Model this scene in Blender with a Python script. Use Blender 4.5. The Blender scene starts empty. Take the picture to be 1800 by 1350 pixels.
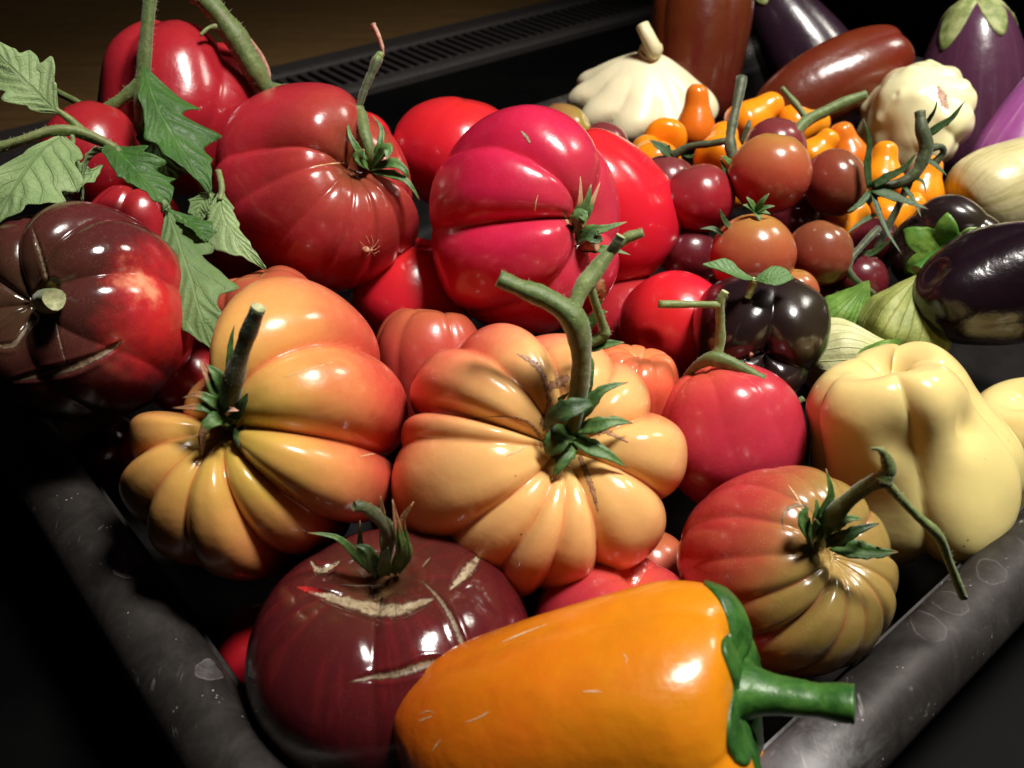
import bpy, math, random
import numpy as np
from mathutils import Vector, Matrix
from mathutils.bvhtree import BVHTree

# ------------------------------------------------------------------ camera, light, exposure
SC = bpy.context.scene
COL = SC.collection
CAM_Z = 0.31
PITCH = math.radians(37.0)
FPX = 1650.0                                   # focal length in pixels of the 1800 px wide photograph
cam_data = bpy.data.cameras.new('camera')
cam = bpy.data.objects.new('camera', cam_data)
COL.objects.link(cam)
cam.location = (0, 0, CAM_Z)
cam.rotation_euler = (math.pi / 2 - PITCH, 0, 0)
cam_data.sensor_width = 36.0
cam_data.lens = 36.0 * FPX / 1800.0
cam_data.clip_start = 0.01
cam_data.clip_end = 30.0
cam_data.dof.use_dof = True
cam_data.dof.focus_distance = 0.37
cam_data.dof.aperture_fstop = 15.0
SC.camera = cam

world = bpy.data.worlds.new('World')
SC.world = world
world.use_nodes = True
bg = world.node_tree.nodes['Background']
bg.inputs['Color'].default_value = (1.0, 0.86, 0.72, 1)
bg.inputs['Strength'].default_value = 0.004

def lamp(name, loc, target, power, size, color, spread=180):
    d = bpy.data.lights.new(name, 'AREA')
    d.shape = 'DISK'
    d.size = size
    d.energy = power
    d.color = color
    d.spread = math.radians(spread)
    o = bpy.data.objects.new(name, d)
    COL.objects.link(o)
    o.location = loc
    o.rotation_euler = (Vector(target) - Vector(loc)).to_track_quat('-Z', 'Y').to_euler()
    return o
def spot(name, loc, target, power, radius, color, cone, blend=1.0):
    d = bpy.data.lights.new(name, 'SPOT')
    d.energy = power
    d.shadow_soft_size = radius
    d.color = color
    d.spot_size = math.radians(cone)
    d.spot_blend = blend
    o = bpy.data.objects.new(name, d)
    COL.objects.link(o)
    o.location = loc
    o.rotation_euler = (Vector(target) - Vector(loc)).to_track_quat('-Z', 'Y').to_euler()
    return o
# a ceiling spotlight overhead and a weaker lamp to the right beyond the tray
spot('ceiling_spot', (0.40, 0.30, 1.22), (0.11, 0.44, 0.08), 100.0, 0.14, (1.0, 0.95, 0.88), 57)
lamp('worktop_lamp', (0.95, 0.84, 0.95), (0.10, 0.65, 0.0), 3.2, 0.26, (1.0, 0.93, 0.82), 150)

SC.view_settings.view_transform = 'Standard'
SC.view_settings.look = 'None'
SC.view_settings.gamma = 1.0
SC.view_settings.exposure = 0.0
SC.view_settings.use_curve_mapping = False
SC.render.engine = 'CYCLES'
SC.cycles.use_denoising = True
SC.cycles.max_bounces = 5
SC.cycles.diffuse_bounces = 2
SC.cycles.glossy_bounces = 3
SC.cycles.use_adaptive_sampling = True
SC.cycles.adaptive_threshold = 0.02
SC.cycles.transmission_bounces = 3
SC.cycles.caustics_reflective = False
SC.cycles.caustics_refractive = False
SC.cycles.sample_clamp_indirect = 4.0

# ------------------------------------------------------------------ survey helpers
SP, CP = math.sin(PITCH), math.cos(PITCH)
def vec(r, u, t):
    """world direction from (to the right, up the picture, towards the viewer)"""
    return Vector((r, u * SP - t * CP, u * CP + t * SP))
def at(px, py, d):
    """world point seen at a photo pixel, d metres in front of the lens"""
    return Vector((0, 0, CAM_Z)) + vec((px - 900) / FPX * d, (675 - py) / FPX * d, -d)
def sr(r, g, b):
    f = lambda c: (c / 255 / 12.92) if c / 255 <= 0.04045 else ((c / 255 + 0.055) / 1.055) ** 2.4
    return (f(r), f(g), f(b), 1.0)

# ------------------------------------------------------------------ node helpers
class NT:
    def __init__(self, name):
        self.m = bpy.data.materials.new(name)
        self.m.use_nodes = True
        self.t = self.m.node_tree
        self.b = self.t.nodes['Principled BSDF']
    def n(self, typ, **kw):
        nd = self.t.nodes.new(typ)
        for k, v in kw.items():
            setattr(nd, k, v)
        return nd
    def l(self, a, b):
        self.t.links.new(a, b)
    def coord(self):
        return self.n('ShaderNodeTexCoord').outputs['Object']
    def noise(self, scale, detail=3, rough=0.5, vec=None, dist=0.0):
        nd = self.n('ShaderNodeTexNoise')
        nd.inputs['Scale'].default_value = scale
        nd.inputs['Detail'].default_value = detail
        nd.inputs['Roughness'].default_value = rough
        nd.inputs['Distortion'].default_value = dist
        self.l(vec if vec is not None else self.coord(), nd.inputs['Vector'])
        return nd.outputs['Fac']
    def math(self, op, a, b=None, c=None, clamp=False):
        nd = self.n('ShaderNodeMath', operation=op, use_clamp=clamp)
        for i, x in enumerate((a, b, c)):
            if x is None: continue
            if isinstance(x, (int, float)): nd.inputs[i].default_value = x
            else: self.l(x, nd.inputs[i])
        return nd.outputs[0]
    def rng(self, x, a, b, c=0.0, d=1.0, smooth=True):
        nd = self.n('ShaderNodeMapRange')
        nd.interpolation_type = 'SMOOTHSTEP' if smooth else 'LINEAR'
        self.l(x, nd.inputs[0])
        for i, v in enumerate((a, b, c, d)): nd.inputs[i + 1].default_value = v
        return nd.outputs[0]
    def mix(self, fac, a, b, blend='MIX'):
        nd = self.n('ShaderNodeMix', data_type='RGBA', blend_type=blend)
        for s, x in ((nd.inputs[0], fac), (nd.inputs[6], a), (nd.inputs[7], b)):
            if isinstance(x, (int, float)): s.default_value = x
            elif isinstance(x, tuple): s.default_value = x
            else: self.l(x, s)
        return nd.outputs[2]
    def ramp(self, x, stops):
        nd = self.n('ShaderNodeValToRGB')
        e = nd.color_ramp.elements
        while len(e) < len(stops): e.new(0.5)
        for i, (p, c) in enumerate(stops):
            e[i].position = p
            e[i].color = c
        self.l(x, nd.inputs[0])
        return nd.outputs[0]
    def attr(self, name):
        return self.n('ShaderNodeAttribute', attribute_name=name).outputs['Fac']
    def bump(self, h, strength, dist):
        nd = self.n('ShaderNodeBump')
        nd.inputs['Strength'].default_value = strength
        nd.inputs['Distance'].default_value = dist
        self.l(h, nd.inputs['Height'])
        self.l(nd.outputs[0], self.b.inputs['Normal'])
    def set(self, **kw):
        for k, v in kw.items():
            s = self.b.inputs[k.replace('_', ' ')]
            if isinstance(v, (int, float, tuple)): s.default_value = v
            else: self.l(v, s)

def skin(name, stops, crease=None, crease_amt=0.6, blush=(), rough=0.2, speck=None, speck_amt=0.5, mottle=0.10, streak=0.0,
         sss=0.12, wobble=0.10, bumpy=0.0, bump_scale=120.0, coat=0.0, dirt=0.0, streak_col=None, streak_n=40):
    """fruit skin: stops = colours from stem end (0) to blossom end (1); blush = (direction in the fruit, colour, lo, hi)"""
    q = NT(name)
    co = q.coord()
    lat = q.attr('lat')
    n1 = q.noise(38.0, 3, 0.55, co)
    v = q.math('ADD', lat, q.math('MULTIPLY', q.math('SUBTRACT', n1, 0.5), wobble * 2))
    c = q.ramp(v, stops)
    nrm = q.n('ShaderNodeVectorMath', operation='NORMALIZE')
    q.l(co, nrm.inputs[0])
    for dr, colr, lo, hi in blush:
        dt = q.n('ShaderNodeVectorMath', operation='DOT_PRODUCT')
        q.l(nrm.outputs[0], dt.inputs[0])
        dt.inputs[1].default_value = Vector(dr).normalized()
        w = q.math('ADD', dt.outputs['Value'], q.math('MULTIPLY', q.math('SUBTRACT', q.noise(55.0, 4, 0.6, co), 0.5), 0.5))
        c = q.mix(q.rng(w, lo, hi), c, colr)
    if crease is not None:
        c = q.mix(q.math('MULTIPLY', q.rng(q.attr('crease'), 0.35, 1.0), crease_amt), c, crease)
    if streak > 0:
        # fine meridian streaks: noise stretched along the stem axis
        sv = q.n('ShaderNodeCombineXYZ')
        q.l(q.math('MULTIPLY', q.attr('ang'), streak_n), sv.inputs[0])
        q.l(q.math('MULTIPLY', lat, 2.2), sv.inputs[1])
        s = q.noise(1.0, 4, 0.65, sv.outputs[0])
        c = q.mix(q.math('MULTIPLY', q.rng(s, 0.48, 0.68), streak), c, streak_col or stops[-1][1])
    if mottle > 0:
        n2 = q.noise(70.0, 6, 0.68, co, 0.5)
        hs = q.n('ShaderNodeHueSaturation')
        q.l(q.math('ADD', 0.5, q.math('MULTIPLY', q.math('SUBTRACT', n2, 0.5), mottle * 0.25)), hs.inputs['Hue'])
        q.l(q.math('ADD', 1.0, q.math('MULTIPLY', q.math('SUBTRACT', n1, 0.5), mottle * 4.0)), hs.inputs['Value'])
        q.l(c, hs.inputs['Color'])
        c = hs.outputs[0]
    if speck is not None:
        vo = q.n('ShaderNodeTexVoronoi', feature='F1')
        vo.inputs['Scale'].default_value = 1700.0
        q.l(co, vo.inputs['Vector'])
        sp = q.rng(vo.outputs['Distance'], 0.40, 0.15)
        sp = q.math('MULTIPLY', sp, q.rng(q.noise(260.0, 2, 0.5, co), 0.40, 0.62))
        c = q.mix(q.math('MULTIPLY', sp, speck_amt * 0.6), c, speck)
    if dirt > 0:
        vo = q.n('ShaderNodeTexVoronoi', feature='F1')
        vo.inputs['Scale'].default_value = 190.0
        q.l(co, vo.inputs['Vector'])
        dd = q.math('MULTIPLY', q.rng(vo.outputs['Distance'], 0.115, 0.06), q.rng(q.noise(70.0, 2, 0.5, co), 0.58, 0.64))
        c = q.mix(q.math('MULTIPLY', dd, dirt), c, (0.02, 0.012, 0.008, 1))
    q.set(Base_Color=c, Subsurface_Weight=sss, Subsurface_Radius=(1.0, 0.35, 0.18), Subsurface_Scale=0.004, IOR=1.45)
    rr = q.math('ADD', rough, q.math('MULTIPLY', q.math('SUBTRACT', q.noise(45.0, 5, 0.65, co), 0.5), 0.24))
    q.set(Roughness=q.math('ADD', rr, 0.05), Coat_Weight=0.35 if coat == 0 else coat, Coat_Roughness=q.rng(q.noise(24.0, 4, 0.6, co), 0.35, 0.7, 0.07, 0.22))
    h = q.math('ADD', q.math('MULTIPLY', q.noise(bump_scale, 3, 0.5, co), 1.0), q.math('MULTIPLY', q.noise(1400.0, 2, 0.5, co), 0.03))
    q.bump(h, 0.25 + bumpy, 0.0012)
    return q.m

def plain(name, c1, c2, scale=200.0, rough=0.5, metal=0.0, bump=0.3, bdist=0.0006, sss=0.0, detail=4, tip=None, tip_at=0.75):
    q = NT(name)
    n = q.noise(scale, detail, 0.6)
    c = q.mix(q.rng(n, 0.32, 0.68), c1, c2)
    if tip is not None:
        c = q.mix(q.rng(q.attr('lat'), tip_at, tip_at + 0.14), c, tip)
    q.set(Base_Color=c, Roughness=rough, Metallic=metal, Subsurface_Weight=sss, Subsurface_Scale=0.002)
    if bump > 0: q.bump(q.noise(scale * 2.3, 4, 0.6), bump, bdist)
    return q.m

# ------------------------------------------------------------------ mesh helpers
def mesh_obj(name, V, Fc, mat, parent=None, loc=(0, 0, 0), rot=None, smooth=True, attrs=None, mats=None, fmat=None):
    me = bpy.data.meshes.new(name)
    me.from_pydata([tuple(v) for v in V], [], [tuple(f) for f in Fc])
    for m in (mats or [mat]): me.materials.append(m)
    if smooth: me.polygons.foreach_set('use_smooth', [True] * len(me.polygons))
    if fmat is not None: me.polygons.foreach_set('material_index', fmat)
    for k, a in (attrs or {}).items():
        at_ = me.attributes.new(k, 'FLOAT', 'POINT')
        at_.data.foreach_set('value', np.asarray(a, dtype=np.float32))
    me.update()
    o = bpy.data.objects.new(name, me)
    COL.objects.link(o)
    o.location = loc
    if rot is not None: o.rotation_euler = rot
    if parent is not None: o.parent = parent
    return o
def tag(o, label, cat, group=None, kind=None):
    o['label'] = label
    if cat: o['category'] = cat
    if group: o['group'] = group
    if kind: o['kind'] = kind
    return o
def empty(name, loc):
    o = bpy.data.objects.new(name, None)
    COL.objects.link(o)
    o.location = loc
    o.empty_display_size = 0.01
    return o

def spline(P, n, closed=False):
    P = np.asarray(P, float)
    m = len(P)
    if m == 2:
        t = np.linspace(0, 1, n)[:, None]
        return P[0] * (1 - t) + P[1] * t
    E = np.vstack([2 * P[0] - P[1], P, 2 * P[-1] - P[-2]])
    t = np.linspace(0, m - 1, n)
    i = np.minimum(t.astype(int), m - 2)
    f = (t - i)[:, None]
    a, b, c, d = E[i], E[i + 1], E[i + 2], E[i + 3]
    return 0.5 * (2 * b + (c - a) * f + (2 * a - 5 * b + 4 * c - d) * f ** 2 + (3 * b - a - 3 * c + d) * f ** 3)

RS = np.random.RandomState
def lobes(theta, creases, depth, scale=None, p=2.4):
    """creases: sorted angles in degrees; depth per crease; scale per lobe (lobe i starts at crease i)"""
    cr = np.asarray(creases, float)
    n = len(cr)
    dp = np.full(n, depth, float) if np.isscalar(depth) else np.asarray(depth, float)
    sc = np.ones(n) if scale is None else np.asarray(scale, float)
    th = (theta - cr[0]) % 360.0
    rel = np.concatenate([cr - cr[0], [360.0]])
    i = np.clip(np.searchsorted(rel, th, side='right') - 1, 0, n - 1)
    t = (th - rel[i]) / (rel[i + 1] - rel[i])
    x = np.abs(2 * t - 1)
    d = dp[i] * (1 - t) + dp[(i + 1) % n] * t
    prev, nxt = sc[(i - 1) % n], sc[(i + 1) % n]
    edge = np.where(t < 0.5, np.minimum(prev, sc[i]), np.minimum(nxt, sc[i]))
    w = 1 - x ** 3
    s = sc[i] * w + edge * (1 - w)
    return s, d * x ** p, x ** 6

PROF = {
    # (radius, height) from stem seat to blossom end, unit fruit
    'tomato': [(0.0, 0.74), (0.06, 0.75), (0.15, 0.84), (0.34, 0.95), (0.58, 0.93), (0.80, 0.73), (0.95, 0.42), (1.0, 0.04), (0.95, -0.40), (0.76, -0.78), (0.46, -0.97), (0.20, -1.0), (0.0, -0.98)],
    'deep':   [(0.0, 0.52), (0.05, 0.54), (0.11, 0.72), (0.25, 0.91), (0.48, 0.99), (0.73, 0.86), (0.92, 0.54), (1.0, 0.08), (0.95, -0.40), (0.76, -0.78), (0.46, -0.97), (0.20, -1.0), (0.0, -0.98)],
    'round':  [(0.0, 0.93), (0.12, 0.95), (0.30, 0.955), (0.55, 0.84), (0.80, 0.60), (0.96, 0.28), (1.0, 0.0), (0.96, -0.28), (0.80, -0.60), (0.55, -0.84), (0.28, -0.96), (0.0, -1.0)],
    'bell':   [(0.0, 0.86), (0.10, 0.86), (0.26, 0.92), (0.52, 1.0), (0.82, 0.93), (0.98, 0.70), (1.0, 0.42), (0.95, 0.05), (0.86, -0.32), (0.73, -0.66), (0.52, -0.90), (0.28, -0.985), (0.10, -0.97), (0.0, -0.96)],
    'pear':   [(0.0, 1.0), (0.28, 0.97), (0.50, 0.82), (0.58, 0.58), (0.64, 0.32), (0.80, 0.05), (0.96, -0.25), (1.0, -0.50), (0.86, -0.80), (0.5, -0.97), (0.0, -1.0)],
    'pepper': [(0.0, 0.80), (0.10, 0.80), (0.24, 0.88), (0.50, 1.0), (0.82, 0.92), (0.99, 0.66), (1.0, 0.30), (0.94, -0.10), (0.88, -0.45), (0.80, -0.75), (0.58, -0.97), (0.32, -0.96), (0.12, -0.84), (0.0, -0.82)],
    'eggplant': [(0.0, 1.0), (0.28, 0.97), (0.50, 0.85), (0.68, 0.60), (0.84, 0.25), (0.96, -0.15), (1.0, -0.45), (0.90, -0.75), (0.62, -0.94), (0.3, -0.99), (0.0, -1.0)],
    'long':   [(0.0, 0.96), (0.3, 0.99), (0.62, 0.93), (0.84, 0.72), (0.97, 0.40), (1.0, 0.0), (0.95, -0.35), (0.80, -0.68), (0.55, -0.90), (0.25, -0.99), (0.0, -1.0)],
    'patty':  [(0.0, 0.86), (0.10, 0.88), (0.28, 0.80), (0.52, 0.58), (0.74, 0.32), (0.92, 0.10), (1.0, -0.16), (0.94, -0.42), (0.74, -0.70), (0.45, -0.93), (0.2, -1.0), (0.0, -1.0)],
}
class Fruit: pass
def fruit(name, label, cat, px, py, d, rpx, axis, mat, hr=0.8, prof='tomato', cr=None, depth=0.1, scale=None, p=3.2,
          fade=None, nt=160, ns=80, seed=1, lump=0.02, sx=1.0, sy=1.0, group=None, bend=0.0, parts=True, twist=0.0, spin=0.0, kz=0.8, bumps=0, bump_amp=0.06, bump_sig=0.25, knobs=(), swirl=()):
    """a fruit or vegetable turned about its stem axis, with lobes between creases.
       fade: crease strength from stem (0) to blossom end (1) as a list of values"""
    R = rpx * d / FPX
    H = R * hr
    Z = vec(*axis).normalized()
    X = vec(1, 0, 0) - Z * vec(1, 0, 0).dot(Z)
    if X.length < 0.3: X = vec(0, 0, -1) - Z * vec(0, 0, -1).dot(Z)
    X.normalize()
    Y = Z.cross(X)
    M = Matrix((X, Y, Z)).transposed()
    C = at(px, py, d)
    rs = RS(seed)
    th = np.linspace(0, 360, nt, endpoint=False)
    tt = np.linspace(0, 1, ns)
    pr = spline(PROF[prof], ns * 4)
    seg = np.concatenate([[0], np.cumsum(np.hypot(*np.diff(pr, axis=0).T))])
    seg /= seg[-1]
    # a little denser at the stem end
    ss = np.linspace(0, 1, ns) ** 1.12
    rho = np.maximum(np.interp(ss, seg, pr[:, 0]), 0)
    zz = np.interp(ss, seg, pr[:, 1])
    TH, RHO = np.meshgrid(th, rho, indexing='xy')
    _, ZZ = np.meshgrid(th, zz, indexing='xy')
    LAT = np.repeat(ss[:, None], nt, 1)
    THs = TH + twist * LAT + rs.normal(0, 1) * 0
    for a0, wd, am in swirl:
        dlt = (TH - a0 + 180) % 360 - 180
        THs = THs + am * np.exp(-(dlt / wd) ** 2) * np.clip(LAT / 0.55, 0, 1)
    if cr is not None:
        # creases waver a little on their way down
        wav = sum(rs.normal(0, 2.2) * np.sin(LAT * math.pi * k + rs.uniform(0, 6.28)) for k in (1, 2, 3))
        s, dd, xc = lobes(THs + spin + wav, cr, depth, scale, p)
        fv = fade if fade is not None else [0.35, 0.9, 1.0, 0.8, 0.55, 0.4, 0.25]
        K = np.interp(LAT, np.linspace(0, 1, len(fv)), fv)
        m = (1 + (s - 1) * np.clip(K * 1.3, 0, 1)) * (1 - dd * K)
        mz = (1 + (s - 1) * np.clip(K * 1.1, 0, 1) * 0.7) * (1 - dd * K * kz)
        mz = np.where(ZZ > 0, mz, 1)
        CREASE = xc * np.clip(K, 0, 1) * np.clip(dd / 0.04, 0, 1)
    else:
        m = np.ones_like(TH); mz = m; CREASE = np.zeros_like(TH)
    x = RHO * m * np.cos(np.radians(TH)) * sx
    y = RHO * m * np.sin(np.radians(TH)) * sy
    z = ZZ * mz
    # slow lumps
    for k in range(7):
        kx, ky, kzz = rs.normal(0, 1.6, 3)
        ph = rs.uniform(0, 6.28)
        g = 1 + lump * np.sin(kx * x + ky * y + kzz * z * 1.2 + ph)
        x, y = x * g, y * g
        z = z * (1 + lump * 0.6 * np.sin(ky * x + kx * y + ph * 2))
    if bumps or knobs:
        r0 = np.sqrt(x * x + y * y + z * z) + 1e-6
        ks = [(rs.normal(0, 1, 3), bump_amp * rs.uniform(0.4, 1.2), bump_sig * rs.uniform(0.6, 1.4)) for _ in range(bumps)]
        ks += [(np.array(k[0], float), k[1], k[2]) for k in knobs]
        g = np.ones_like(x)
        for dv, am, sg in ks:
            dv = dv / np.linalg.norm(dv)
            cs = (x * dv[0] + y * dv[1] + z * dv[2]) / r0
            g += am * np.exp(-(1 - cs) / (sg * sg * 0.5))
        x, y, z = x * g, y * g, z * g
    if bend:
        x = x + bend * (1 - z ** 2)
    V = np.stack([x * R, y * R, z * H], -1).reshape(-1, 3)
    idx = np.arange(ns * nt).reshape(ns, nt)
    a, b = idx[:-1], idx[1:]
    Fc = np.stack([a, b, np.roll(b, -1, 1), np.roll(a, -1, 1)], -1).reshape(-1, 4)
    # poles: first and last rings have zero radius; collapse them
    top, bot = len(V), len(V) + 1
    V = np.vstack([V, V[idx[0]].mean(0), V[idx[-1]].mean(0)])
    body = [tuple(f) for f in Fc[nt:-nt]]
    r1, r2 = idx[1], idx[-2]
    body += [(top, r1[i], r1[(i + 1) % nt]) for i in range(nt)]
    body += [(r2[i], bot, r2[(i + 1) % nt]) for i in range(nt)]
    keep = np.ones(len(V), bool); keep[idx[0]] = False; keep[idx[-1]] = False
    remap = np.cumsum(keep) - 1
    V2 = V[keep]
    F2 = [tuple(int(remap[j]) for j in f) for f in body]
    lat = np.concatenate([LAT.ravel(), [0, 1]])[keep]
    cre = np.concatenate([CREASE.ravel(), [0, 0]])[keep]
    ang = np.concatenate([(np.abs(((TH + 180) % 360) - 180) / 360 + 0.5 * (TH > 180)).ravel(), [0, 0]])[keep]
    f = Fruit()
    f.C, f.M, f.R, f.H, f.d = C, M, R, H, d
    base = C.copy(); base.z -= min(R, H)
    if parts:
        f.root = empty(name, base)
        f.body = mesh_obj('fruit', V2, F2, mat, f.root, C - base, M.to_euler(), attrs={'lat': lat, 'crease': cre, 'ang': ang})
    else:
        f.root = f.body = mesh_obj(name, V2, F2, mat, None, C, M.to_euler(), attrs={'lat': lat, 'crease': cre, 'ang': ang})
    f.off = base if parts else C
    tag(f.root, label, cat, group)
    W = (np.array(M) @ V2.T).T + np.array(C)
    f.W = W
    f.bvh = BVHTree.FromPolygons([Vector(v) for v in W], F2)
    return f
def hit(f, px, py):
    o = Vector((0, 0, CAM_Z))
    dr = (at(px, py, 1.0) - o).normalized()
    p, n, _, dist = f.bvh.ray_cast(o, dr)
    if p is None:
        p, n, _, _ = f.bvh.find_nearest(at(px, py, f.d))
    return p, n
def depth_of(p):
    return (p - Vector((0, 0, CAM_Z))).dot(vec(0, 0, -1))
def on(f, px, py, lift=0.0):
    """world point: seen at the pixel, 'lift' metres nearer the viewer than the fruit's skin there"""
    p, n = hit(f, px, py)
    return at(px, py, depth_of(p) - lift)

def groove(f, pts, depth=0.0009, lip=0.35):
    """sink a crack into a fruit's skin along pts (px, py, width in px), with a slightly raised lip"""
    me = f.body.data
    n = len(me.vertices)
    co = np.empty(n * 3); me.vertices.foreach_get('co', co); co = co.reshape(-1, 3)
    nr = np.empty(n * 3); me.vertices.foreach_get('normal', nr); nr = nr.reshape(-1, 3)
    Mx = np.array(f.M)
    Wc = co @ Mx.T + np.array(f.C) - np.array((0, 0, CAM_Z))
    Nw = nr @ Mx.T
    dep = Wc @ np.array(vec(0, 0, -1))
    px = 900 + FPX * Wc[:, 0] / dep
    py = 675 - FPX * (Wc @ np.array(vec(0, 1, 0))) / dep
    facing = (-(Wc * Nw).sum(1)) > 0
    Q = spline(np.array(pts, float), 80)
    d2 = np.hypot(px[:, None] - Q[None, :, 0], py[:, None] - Q[None, :, 1])
    k = d2.argmin(1)
    d = d2[np.arange(n), k]
    w = np.maximum(Q[k, 2] * 0.5, 2.0)
    amp = np.clip(Q[k, 2] / 12.0, 0.15, 1.2)
    g = -np.exp(-(d / w) ** 4) + lip * np.exp(-((d - w * 1.6) / (0.55 * w)) ** 2)
    co += nr * (g * amp * depth * facing)[:, None]
    me.vertices.foreach_set('co', co.ravel())
    me.update()
    Wn = co @ Mx.T + np.array(f.C)
    f.bvh = BVHTree.FromPolygons([Vector(v) for v in Wn], [tuple(p.vertices) for p in me.polygons])
def parent_local(root, V):
    return np.asarray(V, float) - np.array(root.location)

def tube(name, P, rad, mat, root=None, n=10, res=None, cap=None, seed=0, rough=0.06, hollow=False):
    """P: world points, rad: radii (m) per point"""
    rs = RS(seed + 7)
    k = res or max(8, len(P) * 7)
    Q = spline(np.array([tuple(p) for p in P]), k)
    rr = np.interp(np.linspace(0, 1, k), np.linspace(0, 1, len(rad)), rad)
    rr = rr * (1 + rough * np.convolve(rs.normal(0, 1, k + 4), np.ones(5) / 2.2, 'valid'))
    T = np.gradient(Q, axis=0); T /= np.linalg.norm(T, axis=1)[:, None] + 1e-12
    up = np.array([0.13, 0.31, 0.94]); u = np.cross(T[0], up); u /= np.linalg.norm(u)
    V = []
    ridge = rs.uniform(0.0, 0.10)
    for i in range(k):
        u = u - T[i] * u.dot(T[i]); u /= np.linalg.norm(u)
        w = np.cross(T[i], u)
        for j in range(n):
            a = 2 * math.pi * j / n
            r = rr[i] * (1 + ridge * math.cos(3 * a + 1.0))
            V.append(Q[i] + u * math.cos(a) * r + w * math.sin(a) * r)
    Fc, fm = [], []
    for i in range(k - 1):
        for j in range(n):
            Fc.append((i * n + j, i * n + (j + 1) % n, (i + 1) * n + (j + 1) % n, (i + 1) * n + j)); fm.append(0)
    for e, ring in ((0, 0), (1, k - 1)):
        c = len(V)
        V.append(Q[ring] - (T[ring] * (-1 if e else 1)) * (rr[ring] * (0.0 if not hollow else -0.25)))
        for j in range(n):
            q = (ring * n + j, ring * n + (j + 1) % n)
            Fc.append((q[1], q[0], c) if e == 0 else (q[0], q[1], c)); fm.append(1 if cap else 0)
    lat = np.concatenate([np.repeat(np.linspace(0, 1, k), n), [0, 1]])
    V = np.array(V)
    if root is not None: V = parent_local(root, V)
    o = mesh_obj(name, V, Fc, mat, root, attrs={'lat': lat}, mats=[mat] + ([cap] if cap else []), fmat=fm)
    # cut ends stay crisp
    sm = np.ones(len(o.data.polygons), bool); sm[-2 * n:] = False
    o.data.polygons.foreach_set('use_smooth', sm)
    o['tube'] = 1
    del o['tube']
    o_pts = (Q, T, rr)
    return o, o_pts

def hairs(root, pts, mat, count, length, seed=0, stalk=None):
    """fine fuzz standing off a stem"""
    rs = RS(seed)
    Q, T, rr = pts
    V, Fc = [], []
    for _ in range(count):
        i = rs.randint(0, len(Q))
        t = T[i]
        a = rs.normal(0, 1, 3); a -= t * a.dot(t); a /= np.linalg.norm(a)
        g = a + t * rs.normal(0, 0.35)
        g /= np.linalg.norm(g)
        L = length * rs.uniform(0.35, 1.1)
        b = Q[i] + (Q[min(i + 1, len(Q) - 1)] - Q[i]) * rs.rand() + a * rr[i] * 0.92
        s = np.cross(g, t); s /= np.linalg.norm(s) + 1e-9
        w = 0.00007
        c = len(V)
        s2 = np.cross(g, s)
        V += [b + s * w, b - s * w * 0.5 + s2 * w, b - s * w * 0.5 - s2 * w, b + g * L]
        Fc += [(c, c + 1, c + 3), (c + 1, c + 2, c + 3), (c + 2, c, c + 3)]
    o = mesh_obj('fuzz', parent_local(root, V), Fc, mat, stalk or root)
    o['kind'] = 'stuff'
    return o

def sepal(P, width, mat, root, nrm=None, fold=0.35, name='sepal', thick=0.0004, n=14, seed=0, taper=0.75, base_w=0.6, point=1.0):
    """narrow pointed calyx leaf along world points P"""
    Q = spline(np.array([tuple(p) for p in P]), n)
    T = np.gradient(Q, axis=0); T /= np.linalg.norm(T, axis=1)[:, None]
    N0 = np.array(nrm if nrm is not None else vec(0.15, 0.35, 0.9))
    u = np.linspace(0, 1, n)
    w = width * 0.5 * np.minimum(1, (base_w + (1 - base_w) * np.minimum(u / 0.3, 1))) * np.clip((1 - u) / taper, 0.0, 1) ** 0.75
    w = np.maximum(w, width * 0.03)
    rs = RS(seed)
    V, lat = [], []
    cols = [-1, -0.5, 0, 0.5, 1]
    for i in range(n):
        N = N0 - T[i] * N0.dot(T[i]); N /= np.linalg.norm(N)
        S = np.cross(T[i], N)
        for layer in (0, 1):
            for v in cols:
                wob = 1 + 0.10 * rs.normal()
                V.append(Q[i] + S * v * w[i] * wob + N * (fold * abs(v) ** 1.4 * w[i]) - N * (thick * layer * (0.4 + (1 - u[i]))))
                lat.append(u[i])
    m = len(cols); st = 2 * m
    Fc = []
    for i in range(n - 1):
        a, b = i * st, (i + 1) * st
        for j in range(m - 1):
            Fc.append((a + j, a + j + 1, b + j + 1, b + j))
            Fc.append((a + m + j + 1, a + m + j, b + m + j, b + m + j + 1))
        Fc.append((a + m, a, b, b + m)); Fc.append((a + m - 1, a + st - 1, b + st - 1, b + m - 1))
    for a, fl in ((0, 0), ((n - 1) * st, 1)):
        for j in range(m - 1):
            q = (a + j, a + m + j, a + m + j + 1, a + j + 1)
            Fc.append(q[::-1] if fl else q)
    return mesh_obj(name, parent_local(root, V), Fc, mat, root, attrs={'lat': lat})

def calyx(f, mat, n=6, L=0.018, width=0.005, lift=25, curl=40, seed=0, jitter=0.25, z0=None, r0=0.0015):
    """a ring of sepals at the stem seat of a fruit"""
    rs = RS(seed)
    top = f.M @ Vector((0, 0, z0 if z0 is not None else f.H * 0.66))
    for i in range(n):
        a = 2 * math.pi * (i + rs.uniform(-jitter, jitter)) / n
        out = f.M @ Vector((math.cos(a), math.sin(a), 0))
        ax = f.M @ Vector((0, 0, 1))
        l = L * rs.uniform(0.7, 1.15)
        P = []
        e = math.radians(lift + rs.uniform(-12, 12)); q = f.C + top + out * r0
        steps = 5
        for s in range(steps + 1):
            P.append(q.copy())
            q = q + (out * math.cos(e) + ax * math.sin(e)) * (l / steps)
            e += math.radians(rs.uniform(-0.5, 1.0) * curl / steps)
        sepal(P, width * rs.uniform(0.8, 1.15), mat, f.root, nrm=ax + out * -0.4, seed=seed + i)

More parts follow.
